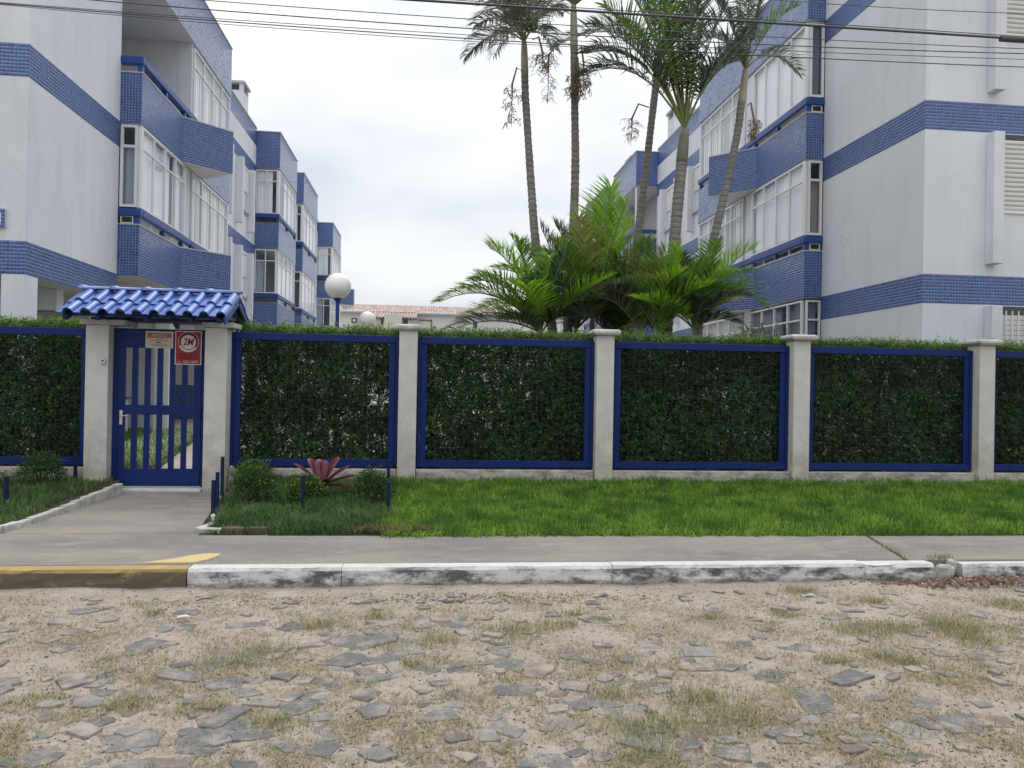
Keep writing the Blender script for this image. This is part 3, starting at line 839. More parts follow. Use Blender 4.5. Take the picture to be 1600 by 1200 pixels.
gaps = [(-14.0, -9.45, 'low stained wall segment at the far left, hidden by shrubs'), (-9.25, -4.21, 'low stained wall under the fence, left of the gate behind two shrubs'), (-2.515, -.392, 'low wall under the fence behind the red bromeliad'), (-.144, 2.221, 'low wall with dark mould streaks under the second fence bay from the gate'),
        (2.469, 4.976, 'low wall under the fence bay left of the balcony-side post'), (5.224, 7.721, 'low wall under the fence bay in front of the right block corner'), (7.969, 13.0, 'low wall under the last fence bay at the right edge')]
for x0, x1, lab in gaps[1:]:
    mb = MB(); mb.box(x0, x1, 10.12, 10.31, 0, .415); o = mb.build('low_wall', M['lowwall'], bevel=.01); tag(o, lab, 'low wall', 'low walls under the fence')

M['wire'] = plain('dark_wire', (.03, .04, .06), .6)
panels = [(-6.62, -4.225, 'blue fence frame left of the gate, beside the doorbell post'), (-2.525, -.392, 'blue fence frame behind the flower bed, right of the gate'), (-.144, 2.221, 'blue fence frame left of the post below the palm trunks'),
          (2.469, 4.976, 'blue fence frame below the palm clump and right block balconies'), (5.224, 7.721, 'blue fence frame in front of the right block corner'), (7.969, 10.46, 'blue fence frame cut by the right edge of the picture')]
for x0, x1, lab in panels:
    t = thing('fence', lab, 'fence', ((x0 + x1) / 2, 10.2, .42), 'blue framed fence panels')
    a, b = x0 + .006, x1 - .006
    def bar(name, *q):
        mb = MB(); mb.box(*q); mb.build(name, M['navy'], t, bevel=.006)
    bar('stile', a, a + .035, 10.20, 10.255, .44, 2.155); bar('stile', b - .035, b, 10.20, 10.255, .44, 2.155)
    bar('stile', a + .037, a + .118, 10.212, 10.25, .535, 2.063); bar('stile', b - .118, b - .037, 10.212, 10.25, .535, 2.063)
    bar('top_rail', a + .036, b - .036, 10.198, 10.252, 2.064, 2.158); bar('bottom_rail', a + .036, b - .036, 10.198, 10.252, .438, .534)
    for k in range(3):
        xx = a + .25 + (b - a - .5) * k / 2; bar('foot', xx - .02, xx + .02, 10.215, 10.245, .40, .437)
    mb = MB()
    for xx in np.arange(a + .16, b - .12, .075): mb.box(xx - .0009, xx + .0009, 10.236, 10.2385, .535, 2.063)
    for zz0 in np.arange(.60, 2.05, .10): mb.box(a + .118, b - .118, 10.2387, 10.241, zz0 - .0009, zz0 + .0009)
    w_ = mb.build('wire_mesh', M['wire'], t); w_['kind'] = 'stuff'

# ------------------------------------------------------------------ gate
gate = thing('gate', 'blue metal pedestrian gate with two rows of vertical slots between white posts', 'gate', (-3.36, 10.13, .17))
GX0, GX1, GY = -3.925, -2.80, 10.12
def gb(name, x0, x1, z0, z1, y0=GY, y1=GY + .045, mat='navy', bevel=.004, par=gate):
    mb = MB(); mb.box(x0, x1, y0, y1, z0, z1); return mb.build(name, M[mat], par, bevel=bevel)
gb('frame_jamb', GX0, GX0 + .055, .175, 2.165, GY + .002, GY + .09); gb('frame_jamb', GX1 - .055, GX1, .175, 2.165, GY + .002, GY + .09)
gb('frame_head', GX0 + .056, GX1 - .056, 2.125, 2.165, GY + .002, GY + .09)
a, b = GX0 + .062, GX1 - .062
gb('top_panel', a, b, 1.925, 2.118); gb('bottom_panel', a, b, .185, .405)
gb('mid_rail', a, b, 1.085, 1.205)
xs = [-3.79, -3.705, -3.64, -3.545, -3.495, -3.40, -3.335, -3.235, -3.165, -3.07, -2.985, -2.94]
slots = [(-3.785, -3.705), (-3.637, -3.552), (-3.487, -3.402), (-3.337, -3.252), (-3.187, -3.102), (-3.037, -2.955)]
edges = [a] + [v for s_ in slots for v in s_] + [b]
for k in range(0, len(edges), 2):
    for z0, z1 in ((.406, 1.084), (1.206, 1.924)):
        nm_ = 'stile' if k in (0, len(edges) - 2) else 'bar'
        gb(nm_, edges[k], edges[k + 1], z0, z1, GY + .003, GY + .042)
hd = gb('lock_plate', -3.842, -3.802, .955, 1.135, GY - .012, GY - .001, 'alu', .004)
M['chrome'] = plain('brushed_steel', (.55, .53, .50), .35, .1, 30, 0, 0, .5, .8)
hd.data.materials[0] = M['chrome']
mb = MB(); mb.tube([(-3.822, GY - .012, 1.07), (-3.822, GY - .05, 1.07), (-3.815, GY - .055, 1.07), (-3.72, GY - .055, 1.068)], .009, 8); mb.build('lever', M['chrome'], hd, smooth=True)
for zz0 in (.4, 1.15, 1.9): mb = MB(); mb.tube([(GX1 - .058, GY - .006, zz0 - .05), (GX1 - .058, GY - .006, zz0 + .05)], .008, 8); mb.build('hinge', M['navy'], gate, smooth=True)

# signs
def sign_plate(name, lab, x0, x1, z0, z1, y, edge, face):
    t = thing(name, lab, 'sign', ((x0 + x1) / 2, y, z0))
    mb = MB(); mb.box(x0, x1, y, y + .004, z0, z1); mb.build('plate', edge, t)
    mb = MB(); e = .011; mb.box(x0 + e, x1 - e, y - .0012, y - .0002, z0 + e, z1 - e); mb.build('face', face, t)
    return t


M['cream'] = plain('cream_print', (.50, .45, .36), .6, .06, 8); M['pink'] = plain('faded_red_print', (.44, .10, .075), .6, .1, 8)
M['signwhite'] = plain('sign_white', (.58, .56, .56), .5, .05, 8); M['signred'] = plain('sign_red', (.28, .012, .026), .5, .12, 8); M['darkred'] = plain('dark_red_print', (.035, .003, .006), .6)
sy = GY - .008
t = sign_plate('notice_sign', 'small cream notice plate headed AVISO at the top of the gate', -3.545, -3.212, 1.925, 2.135, sy, M['signwhite'], M['cream'])
mb = MB(); mb.box(-3.522, -3.236, sy - .0026, sy - .0015, 2.052, 2.116); mb.build('header', M['pink'], t)
text('AVISO', (-3.379, sy - .0036, 2.083), .066, M['cream'], t, sx=1.05)
text('SORRIA', (-3.379, sy - .002, 2.036), .014, M['ink'], t, sx=1.6)
text('VOCE ESTA SENDO FILMADO', (-3.379, sy - .002, 2.018), .0165, M['ink'], t, sx=.98)
mb = MB(); c0 = V3((-3.385, sy - .0022, 1.993)); 
mb.add([c0 + V3(v) for v in ((-.028, 0, .006), (.004, 0, .010), (.010, 0, -.004), (-.024, 0, -.008), (.010, 0, .002), (.034, 0, -.006), (.032, 0, -.012), (.010, 0, -.004), (.0, 0, .010), (.006, 0, .016), (.009, 0, .010))], [(0, 3, 2, 1), (4, 7, 6, 5), (8, 10, 9)])
mb.build('camera_symbol', M['ink'], t)
text('AMBIENTE MONITORADO 24 HORAS', (-3.379, sy - .002, 1.967), .0135, M['ink'], t, sx=.95)
text('CIRCUITO DE SEGURANCA', (-3.379, sy - .002, 1.948), .0125, M['ink'], t)
sx0, sx1, sz0, sz1 = -3.185, -2.862, 1.722, 2.148
sy2 = GY - .016
t = sign_plate('security_sign', 'red security company sign with white round emblem 2M on the gate', sx0, sx1, sz0, sz1, sy2, M['signwhite'], M['signred'])
def disc(r0, r1, y, mat, name, a0=0, a1=360, cz=2.008):
    cx = (sx0 + sx1) / 2; k = 40; mb = MB(); vs = []; fs = []
    for i in range(k + 1):
        an = R_(a0 + (a1 - a0) * i / k)
        for r in (r0, r1): vs.append((cx + r * math.cos(an), y, cz + r * math.sin(an)))
        if i: fs.append((2 * i - 2, 2 * i - 1, 2 * i + 1, 2 * i))
    mb.add(vs, fs); return mb.build(name, mat, t)
disc(.122, .127, sy2 - .002, M['signwhite'], 'emblem_ring'); disc(.098, .121, sy2 - .0022, M['darkred'], 'emblem_ring', 25, 155); disc(.100, .122, sy2 - .0022, M['signwhite'], 'emblem_ring', 205, 322)
disc(.0, .090, sy2 - .003, M['signwhite'], 'emblem_disc')
text('2M', ((sx0 + sx1) / 2 - .003, sy2 - .004, 2.007), .125, M['signred'], t, sx=.78, shear=.25).data.offset = .0035
text('RESPOSTA', ((sx0 + sx1) / 2, sy2 - .003, 1.844), .046, M['darkred'], t, sx=1.02)
text('IMEDIATA', ((sx0 + sx1) / 2, sy2 - .003, 1.803), .044, M['darkred'], t, sx=1.1)
text('(51)', (sx0 + .048, sy2 - .003, 1.757), .028, M['signwhite'], t)
text('3621-3607', (sx0 + .19, sy2 - .003, 1.758), .042, M['signwhite'], t)

t = thing('doorbell', 'small round white doorbell on the left gate post', 'doorbell', (-3.99, 9.978, 1.74))
prof = [(.001, 0), (.036, 0), (.038, .008), (.034, .02), (.02, .026), (.001, .027)]
mb = MB(); mb.lathe(prof, 20); o = mb.build('housing', M['signwhite'], t, smooth=True)
o.matrix_parent_inverse = Matrix.Identity(4); o.rotation_euler = (math.pi / 2, 0, 0); o.scale = (.9, 1.25, 1)
mb = MB(); mb.lathe([(.001, 0), (.012, 0), (.012, .006), (.001, .007)], 14); o = mb.build('button', M['ink'], t, smooth=True)
o.matrix_parent_inverse = Matrix.Identity(4); o.rotation_euler = (math.pi / 2, 0, 0); o.location = (0, -.025, .008)

# ------------------------------------------------------------------ tiled canopy over the gate
M['rooftile'] = plain('glazed_blue_tile', (.045, .125, .42), .38, .35, 7, .2, 25, .7)
M['rooftile'].node_tree.nodes['Principled BSDF'].inputs['Coat Weight'].default_value = .5; M['rooftile'].node_tree.nodes['Principled BSDF'].inputs['Coat Roughness'].default_value = .22
M['beam'] = plain('dark_blue_timber', (.012, .025, .10), .6, .2, 8)
can = thing('gate_canopy', 'little gabled canopy of glazed blue clay tiles over the gate', 'canopy', (-3.36, 10.15, 2.25))
RX0, RX1, RY, RZ, EY, EZ = -4.345, -2.415, 10.16, 2.60, 9.50, 2.285
slope = V3((0, EY - RY, EZ - RZ)); SL = slope.length; slope.normalize()
def tile_mesh(w, ln):
    """one clay tile: flat pan plus half-round cover, with real thickness. x across, y down the slope, z up"""
    prof = [(0, .012), (.015, 0)] + [(w * .40 + (w * .60) * (1 - math.cos(q)) / 2, .060 * math.sin(q)) for q in np.linspace(0, math.pi, 11)]
    prof = [(0, .004), (w * .36, .0)] + prof[2:]
    vs = []; n = len(prof)
    for y, lift in ((0, 0.0), (ln * .5, .004), (ln, .012)):
        sc = 1.0 if y else .93
        for x, z in prof: vs.append((x, y, z * sc + lift))
    for y, lift in ((0, 0.0), (ln * .5, .004), (ln, .012)):
        sc = 1.0 if y else .93
        for x, z in prof: vs.append((x, y, z * sc + lift - .014))
    fs = []
    for r in range(2):
        for j in range(n - 1):
            k = r * n + j; fs.append((k, k + n, k + n + 1, k + 1)); k += 3 * n; fs.append((k, k + 1, k + n + 1, k + n))
    for j in range(n - 1):
        k = 2 * n + j; fs.append((k, k + 3 * n, k + 3 * n + 1, k + 1))
        fs.append((j, j + 1, j + 1 + 3 * n, j + 3 * n))
    for r in range(2):
        k = r * n; fs.append((k, k + 3 * n, k + 4 * n, k + n)); k = r * n + n - 1; fs.append((k, k + n, k + 4 * n, k + 3 * n))
    me = bpy.data.meshes.new('roof_tile'); me.from_pydata(vs, [], fs); me.materials.append(M['rooftile'])
    me.polygons.foreach_set('use_smooth', [True] * len(me.polygons)); me.set_sharp_from_angle(angle=R_(40))
    return me


NC = 10; TW = (RX1 - RX0) / NC; tl = SL * .56
tm = tile_mesh(TW, tl)
for side in (-1, 1):
    d = V3((0, side * (RY - EY), EZ - RZ)).normalized(); xa = V3((1, 0, 0)) * (1 if side < 0 else 1)
    nz_ = xa.cross(d) if side > 0 else d.cross(xa) * 1
    nz_ = V3((0, d.z * -side, abs(d.y))).normalized(); nz_ = V3((0, -side * d.z * -1, 0)) * 0 + nz_
    nrm_ = V3((0, side * abs(d.z), abs(d.y))).normalized()
    for row in (1, 0):
        for c in range(NC):
            o = bpy.data.objects.new('roof_tile', tm); COL.objects.link(o); o.parent = can
            p = V3((RX0 + c * TW, RY, RZ)) + d * (row * (SL - tl)) + nrm_ * (.012 - row * .012 + random.uniform(0, .004))
            rm = Matrix((xa, d, nrm_)).transposed().to_4x4()
            jit = Matrix.Rotation(random.uniform(-.012, .012), 4, 'Z')
            o.matrix_basis = Matrix.Translation(p - can.location) @ rm @ jit
for i in range(5):
    x0 = RX0 + .02 + (RX1 - RX0 - .02) * i / 5; x1 = RX0 + (RX1 - RX0) * (i + 1) / 5 + .02
    mb = MB(); vs = []; fs = []; k = 12
    st = [(x0 - .03, .088, .0), (x0 + .045, .088, .0), (x0 + .05, .068, 0), (x1, .062, 0)]
    for xx, r, _ in st:
        for j in range(k + 1):
            an = math.pi * j / k; vs.append((xx, RY + r * math.cos(an), RZ + .045 + r * .62 * math.sin(an)))
    for r in range(3):
        for j in range(k): q = r * (k + 1) + j; fs.append((q, q + 1, q + k + 2, q + k + 1))
    o = len(vs)
    for xx, r, _ in st:
        for j in range(k + 1):
            an = math.pi * j / k; vs.append((xx, RY + (r - .012) * math.cos(an), RZ + .045 + (r * .62 - .012) * math.sin(an)))
    for r in range(3):
        for j in range(k): q = o + r * (k + 1) + j; fs.append((q, q + k + 1, q + k + 2, q + 1))
    for j in range(k): fs.append((j, o + j, o + j + 1, j + 1)); q = 3 * (k + 1) + j; fs.append((q, q + 1, o + q + 1, o + q))
    mb.add(vs, fs); mb.build('ridge_tile', M['rooftile'], can, smooth=True)
for xx in (RX0 + .08, -3.9, -3.36, -2.85, RX1 - .10):
    mb = MB()
    for side in (-1, 1):
        d = V3((0, side * (RY - EY), EZ - RZ)).normalized(); q = V3((0, side * abs(d.z), abs(d.y)))
        mb.obox(V3((xx, RY, RZ - .03)), V3((1, 0, 0)), d, q, -.025, .025, .005, SL - .05, -.07, -.005)
    mb.build('rafter', M['beam'], can)
mb = MB()
for yy, zz0 in ((EY + .16, EZ + .02), (2 * RY - EY - .21, EZ + .02), (RY - .03, RZ - .14)): mb.box(RX0 + .04, RX1 - .05, yy, yy + .05, zz0 - .03, zz0 + .028)
mb.build('batten', M['beam'], can)
mb = MB()
for side in (-1, 1):
    d = V3((0, side * (RY - EY), EZ - RZ)).normalized(); q = V3((0, side * abs(d.z), abs(d.y)))
    mb.obox(V3((RX1 - .03, RY, RZ - .01)), V3((1, 0, 0)), d, q, -.0, .022, .0 if side < 0 else .004, SL + .01, -.08, .01)
mb.build('barge_board', M['rail'], can)
mb = MB(); mb.box(-4.2, -2.5, 10.10, 10.26, 2.257, 2.30); mb.build('wall_plate', M['beam'], can)

# ------------------------------------------------------------------ street lamps
M['globe'] = plain('opal_globe', (.80, .79, .75), .25, .03, 3, 0, 0, .5)
M['polepaint'] = plain('lamp_pole_blue', (.012, .035, .16), .4, .15, 5)
for (px, py, Y, r, lab) in ((528, 447, 12.35, .205, 'larger globe lamp on a blue pole, nearest the gate canopy'), (574, 500, 18.2, .20, 'lower globe lamp peeping over the hedge beside the first fence post')):
    c = P(px, py, Y=Y)
    t = thing('globe_lamp', lab, 'lamp', (c.x, c.y, .13), 'globe lamps in the garden')
    prof = [(max(.002, r * math.sin(q)), -r * math.cos(q)) for q in np.linspace(.02, math.pi - .02, 22)]
    mb = MB(); mb.lathe(prof, 36, c); mb.build('globe', M['globe'], t, smooth=True)
    mb = MB(); mb.lathe([(.03, .0), (.03, c.z - r - .19), (.045, c.z - r - .15), (.09, c.z - r - .10), (.09, c.z - r - .06), (.06, c.z - r + .005)], 16, (c.x, c.y, .13)); mb.build('pole', M['polepaint'], t, smooth=False)

# ------------------------------------------------------------------ far house beyond the yard
HY = 75.0
hs = thing('terraced_house', 'long low white house with pink tiled roof far behind the yard', 'house', (0, HY, 0))
M['hwall'] = plain('house_wall', (.62, .62, .60), .9, .08, .4); M['hroof'] = island('terracotta_tiles', [(0, (.33, .235, .205)), (.5, (.43, .325, .29)), (1, (.52, .42, .385))], .8, .2)
def hb(name, x0, x1, y0, y1, z0, z1, mat, par=hs):
    mb = MB(); mb.box(x0, x1, y0, y1, z0, z1); return mb.build(name, mat, par)
hb('wall', -14, 26, HY + 1, HY + 12, 0, 8.7, M['hwall']); hb('wall', -5.1, -1.4, HY - 1, HY + 1, 0, 7.95, M['hwall'])
def roof(x0, x1, y0, z0, y1, z1):
    n = int((x1 - x0) / .28); vs = []; fs = []
    d = np.array([0, y1 - y0, z1 - z0]); up_ = np.array([0, -d[2], d[1]]) / np.linalg.norm(d)
    V = []; F = []; m = 8
    for i in range(n):
        xa = x0 + (x1 - x0) * i / n; w = (x1 - x0) / n
        for r in range(m):
            a = r / m; b = (r + 1) / m + .02
            for s_ in (a, b):
                base = np.array([0, y0, z0]) + d * s_ + up_ * (.03 if s_ == b else .0)
                for fx, h in ((0, 0), (.3, .02), (.5, .11), (.8, .11), (1.0, .0)): V.append(base + np.array([xa + w * fx, 0, 0]) + up_ * h)
            o = len(V) - 10
            for j in range(4): F.append((o + j, o + j + 1, o + j + 6, o + j + 5))
    mo = npmesh('roof', V, F, M['hroof'], hs); mo['kind'] = 'stuff'
roof(-14.5, 26.5, HY + .6, 8.70, HY + 6.5, 9.85); roof(-5.4, -1.2, HY - 1.4, 7.95, HY + .9, 8.70)
hb('ridge_cap', -14.5, 26.5, HY + 6.4, HY + 6.6, 9.80, 9.93, M['hroof']); hb('eave_board', -14.5, -5.4, HY + .55, HY + .68, 8.55, 8.70, M['sill']); hb('eave_board', -1.2, 26, HY + .55, HY + .68, 8.55, 8.70, M['sill']); hb('eave_board', -5.4, -1.2, HY - 1.45, HY - 1.33, 7.84, 7.95, M['dark'])
M['hwin'] = plain('dark_window', (.06, .075, .085), .2, .1, 3)
for px0, px1, py0, py1 in ((594, 600, 494, 508), (629, 638.5, 494, 507), (738, 747, 501, 514), (838, 846, 505, 517)):
    a = P(px0, py1, Y=HY - 1.02 if px0 < 700 else HY + .98); b = P(px1, py0, Y=a.y)
    w_ = hb('window', a.x, b.x, a.y - .04, a.y + .02, a.z, b.z, M['alu']); hb('pane', a.x + .06, b.x - .06, a.y - .06, a.y - .041, a.z + .06, b.z - .06, M['hwin'], w_)
a = P(600.5, 520, Y=HY - 1.2); b = P(628, 492, Y=HY - 1.2); hb('stair_block', a.x, b.x, HY - 1.6, HY - 1.02, a.z - 5, b.z, plain('pale_green_wall', (.52, .54, .46), .9, .06, 1))
a = P(654, 515, Y=HY + .9); b = P(675, 500, Y=HY + .9)
mb = MB(); mb.box(a.x, b.x, HY + .9, HY + .98, b.z - .08, b.z); mb.box(b.x - .08, b.x, HY + .9, HY + .98, a.z, b.z - .08); mb.build('pergola_frame', M['dark'], hs)
a = P(549, 504, Y=HY + .9); b = P(558, 497, Y=HY + .9)
w_ = hb('window', a.x, b.x, HY + .93, HY + .99, a.z, b.z, M['dark']); hb('pane', a.x + .12, b.x - .12, HY + .91, HY + .929, a.z + .12, b.z - .12, M['hwall'], w_)
hb('garden_wall', -20, 30, HY - 6, HY - 5.8, 0, 4.2, M['hwall'])

# ------------------------------------------------------------------ leaves, blades
def norm(a): return a / np.maximum(np.linalg.norm(a, axis=-1, keepdims=True), 1e-9)


def leaves(name, base, direc, length, width, mat, parent=None, curl=.15):
    """n folded lance-shaped leaves, each a loose island of two quads"""
    n = len(base); d = norm(direc)
    r = rng.normal(size=(n, 3)); s_ = norm(np.cross(d, r)); nn = np.cross(s_, d)
    Lh = length[:, None]; Wd = width[:, None]
    tip = base + d * Lh - np.array([0, 0, 1.0]) * Lh * curl
    mid = base + d * Lh * .5
    l = mid + s_ * Wd * .5 + nn * Wd * .18; r_ = mid - s_ * Wd * .5 + nn * Wd * .18
    V = np.stack([base, l, tip, r_], 1).reshape(-1, 3)
    F = (np.arange(n) * 4)[:, None] + np.array([0, 1, 2, 3])
    o = npmesh(name, V, F, mat, parent); o['kind'] = 'stuff'
    return o


def blades(name, xy, z, h, w, lean, mat, parent=None, droop=.5):
    n = len(xy); a = rng.uniform(0, 2 * math.pi, n); ld = np.stack([np.cos(a), np.sin(a)], 1) * lean[:, None]
    b = rng.uniform(0, 2 * math.pi, n); sd_ = np.stack([np.cos(b), np.sin(b), np.zeros(n)], 1) * (w * .5)[:, None]
    p0 = np.stack([xy[:, 0], xy[:, 1], z], 1)
    p1 = p0 + np.concatenate([ld * .35, (h * .6)[:, None]], 1)
    p2 = p0 + np.concatenate([ld, (h * (1 - droop * np.minimum(lean / np.maximum(h, 1e-4), 1) * .6))[:, None]], 1)
    V = np.stack([p0 - sd_, p0 + sd_, p1 + sd_ * .8, p1 - sd_ * .8, p2], 1).reshape(-1, 3)
    k = (np.arange(n) * 5)[:, None]
    F = np.concatenate([k + np.array([0, 1, 2]), k + np.array([0, 2, 3]), k + np.array([3, 2, 4])])
    o = npmesh(name, V, F, mat, parent)
    tag(o, kind='stuff')
    return o


# hedge
M['hedge'] = island('hedge_leaf', [(0, (.028, .058, .032)), (.35, (.056, .114, .054)), (.75, (.094, .168, .074)), (.95, (.13, .21, .075)), (1, (.22, .28, .09))], .6, .2, .28, big=(1.6, (.045, .05, .028), .5))
M['hedgetop'] = island('hedge_new_growth', [(0, (.07, .14, .03)), (.5, (.15, .26, .055)), (1, (.28, .38, .10))], .5, .3, .4)
M['stem'] = plain('hedge_stem', (.075, .055, .04), .9, .3, 20)
M['sprout'] = island('lime_sprout', [(0, (.16, .26, .03)), (1, (.30, .42, .05))], .5, .3, .35)


def hedge(x0, x1, lab):
    t = thing('hedge', lab, 'hedge', ((x0 + x1) / 2, 10.85, .13))
    L_ = x1 - x0; y0, y1, zt = 10.36, 11.15, 2.20
    def sprays(c, d, per, ln, wd, mat, name):
        n = len(c); tw = norm(d + rng.normal(0, .45, (n, 3))); tl_ = rng.uniform(.05, .13, n)
        f = np.tile((np.arange(per) + .5) / per, (n, 1))
        base = c[:, None, :] + tw[:, None, :] * (f * tl_[:, None])[:, :, None]
        rad = norm(np.cross(np.broadcast_to(tw[:, None, :], base.shape), rng.normal(size=base.shape)))
        dr = tw[:, None, :] * .65 + rad
        m_ = base.size // 3
        leaves(name, base.reshape(-1, 3), dr.reshape(-1, 3), rng.uniform(ln * .6, ln * 1.25, m_), rng.uniform(wd * .7, wd * 1.2, m_), mat, t)
    def dens(x, z): return wob(x, z * 1.0, 1.2, 3) * .5 + wob(x, z, 3.1, 8) * .5
    def front(n, ya, yb, gap):
        x = rng.uniform(x0, x1, n); z = rng.uniform(.18, zt, n); keep = dens(x, z) + rng.normal(0, .25, n) > gap
        x, z = x[keep], z[keep]; y = rng.uniform(ya, yb, len(x)) + .05 * wob(x, z, 2.5, 5)
        return np.stack([x, y, z], 1)
    c = front(int(L_ * 3200), y0, y0 + .22, -.66); sprays(c, np.array([0, -.8, .55]) + np.zeros_like(c), 9, .052, .0135, M['hedge'], 'foliage')
    c = front(int(L_ * 1350), y0 + .22, y1, -.52); sprays(c, rng.normal(0, 1, c.shape) + np.array([0, 0, .4]), 8, .082, .023, M['hedge'], 'foliage')
    n = int(L_ * 420); x = rng.uniform(x0, x1, n); c = np.stack([x, rng.uniform(y0, y1, n), zt + .035 * wob(x, x * 0, 2, 1) + rng.uniform(-.07, .03, n) + .06 * (rng.random(n) < .02)], 1)
    sprays(c, np.array([0, -.15, 1.0]) + np.zeros_like(c), 9, .055, .012, M['hedgetop'], 'new_growth')
    n = int(L_ * 20); x = rng.uniform(x0, x1, n); z = rng.uniform(.3, 1.3, n) ; k = wob(x, z, 2.4, 11) > .25; c = np.stack([x[k], np.full(k.sum(), y0 - .02), z[k]], 1)
    if len(c): sprays(c, np.array([0, -.6, .8]) + np.zeros_like(c), 8, .05, .013, M['sprout'], 'new_growth')
    mb = MB()
    for xx in np.arange(x0 + .1, x1, .17):
        b_ = V3((xx + random.uniform(-.06, .06), random.uniform(10.5, 10.95), .05)); p = [b_]
        for k in range(5): p.append(p[-1] + V3((random.uniform(-.08, .08), random.uniform(-.06, .06), .40)))
        mb.tube(p, [.016, .013, .011, .009, .007, .004], 5, False)
        for k in range(1, 5):
            for _ in range(2):
                e = p[k] + V3((random.uniform(-.22, .22), random.uniform(-.25, .1), random.uniform(.08, .3))); mb.tube([p[k], (p[k] + e) / 2 + V3((0, 0, .02)), e], [.006, .005, .003], 4, False)
    mb.build('stems', M['stem'], t)


hedge(-2.50, 12.5, 'long clipped dark green hedge behind the fence, right of the gate')
hedge(-8.6, -4.25, 'clipped dark green hedge behind the fence, left of the gate')

# lawn and bed grass
M['lawn'] = island('lawn_blade', [(0, (.085, .18, .025)), (.40, (.175, .35, .04)), (.78, (.27, .47, .06)), (.93, (.40, .49, .12)), (1, (.50, .44, .22))], .55, .2, .46, big=(3.2, (.065, .15, .028), .85))
M['bedgrass'] = island('bed_blade', [(0, (.045, .095, .032)), (.5, (.09, .175, .05)), (.9, (.15, .255, .065)), (1, (.28, .33, .12))], .5, .3, .3, big=(3.0, (.03, .07, .025), .6))
n = 150000
x = rng.uniform(-.40, 12.5, n); y = 6.97 + 3.13 * rng.beta(1, 1.15, n); k = (y > 7.0 + .05 * wob(x, x, 3, 2) + .03 * wob(x, x, 17, 2)) & (wob(x, y, 3.2, 6) + rng.normal(0, .3, n) > -.66)
x, y = x[k], y[k]; m_ = len(x)
hgt = rng.uniform(.03, .125, m_) * (1 + .35 * wob(x, y, 2.2, 3) + .35 * wob(x, y, 8.5, 1)) * np.where(y < 7.15, .75, 1)
blades('grass', np.stack([x, y], 1), gz(y) - .03, hgt, rng.uniform(.007, .013, m_), rng.uniform(.01, .095, m_), M['lawn'])
def bed(x0, x1, y0, y1, n, nm='grass', dx=0.0):
    x = rng.uniform(x0, x1, n); y = rng.uniform(y0, y1, n); k = x > x0 - dx * (y - y0) / (y1 - y0) + .42 * (dx > 0); x, y = x[k], y[k]; n = len(x)
    h = rng.uniform(.03, .14, n) * (1 + .5 * wob(x, y, 2.5, 3))
    blades(nm, np.stack([x, y], 1), gz(y) - .03, h, rng.uniform(.004, .008, n), rng.uniform(.03, .13, n), M['bedgrass'])
bed(-2.36, -.36, 7.13, 10.1, 34000, dx=.42); bed(-9.5, -3.85, 7.4, 10.1, 34000)
# bare earth patch and dry thatch where bed meets lawn
n = 1500; x = rng.normal(-.30, .16, n); y = rng.normal(7.22, .06, n)
M['thatch'] = island('dry_thatch', [(0, (.16, .12, .07)), (1, (.28, .22, .13))], .9, .1)
blades('dry_grass', np.stack([x, y], 1), gz(y) + .0, rng.uniform(.02, .06, n), rng.uniform(.003, .006, n), rng.uniform(.03, .08, n), M['thatch'])

# lawn inside the yard seen through the gate bars
n = 26000; x = rng.uniform(-9.5, -3.5, n); y = rng.uniform(10.6, 22.6, n); k = x < -3.80 - .21 * (y - 11); x, y = x[k], y[k]; m_ = len(x)
blades('grass', np.stack([x, y], 1), np.full(m_, .165), rng.uniform(.05, .11, m_), rng.uniform(.006, .012, m_), rng.uniform(.01, .07, m_), M['lawn'])
M['lirio'] = island('striped_leaf', [(0, (.10, .17, .05)), (.5, (.20, .29, .10)), (1, (.42, .46, .27))], .45, .35, .25)
proto = None
edge = [(-3.85, 10.75), (-4.05, 12.0), (-4.35, 13.5), (-4.7, 15.2), (-5.05, 17.0), (-5.45, 19.0)]
q = 0
for (ax, ay), (bx_, by) in zip(edge, edge[1:]):
    for k in range(4):
        for row in (0, .28, .56):
            f = (k + random.uniform(0, .6)) / 5; x = ax + (bx_ - ax) * f - row - .05; y = ay + (by - ay) * f
            if proto is None:
                t = thing('border_plant', 'clump of variegated strap-leaved border grass edging the garden path', 'plant', (0, 0, 0), 'striped border plants along the inner path')
                vs = []; nb = 46
                aa = rng.uniform(0, 2 * math.pi, nb); h = rng.uniform(.22, .34, nb); ln = rng.uniform(.12, .30, nb)
                V = []; F = []
                for i in range(nb):
                    c, s_ = math.cos(aa[i]), math.sin(aa[i]); wv = np.array([-s_, c, 0]) * .007
                    pts = [np.array([c * ln[i] * u_, s_ * ln[i] * u_, h[i] * (1 - (1 - u_ * 1.5) ** 2) * .95]) for u_ in (0, .35, .7, 1.05)]
                    o = len(V)
                    for p_, k_ in zip(pts, (1, 1, .8, .1)): V += [p_ - wv * k_, p_ + wv * k_]
                    F += [(o + 2 * j, o + 2 * j + 1, o + 2 * j + 3, o + 2 * j + 2) for j in range(3)]
                lo = npmesh('leaves', V, F, M['lirio'], t); lo['kind'] = 'stuff'; proto = t
                e = t
            else: e = dup(proto)
            e.location = (x, y, .165); e.rotation_euler = (0, 0, random.uniform(0, 6)); e.scale = (1, 1, random.uniform(.85, 1.15))

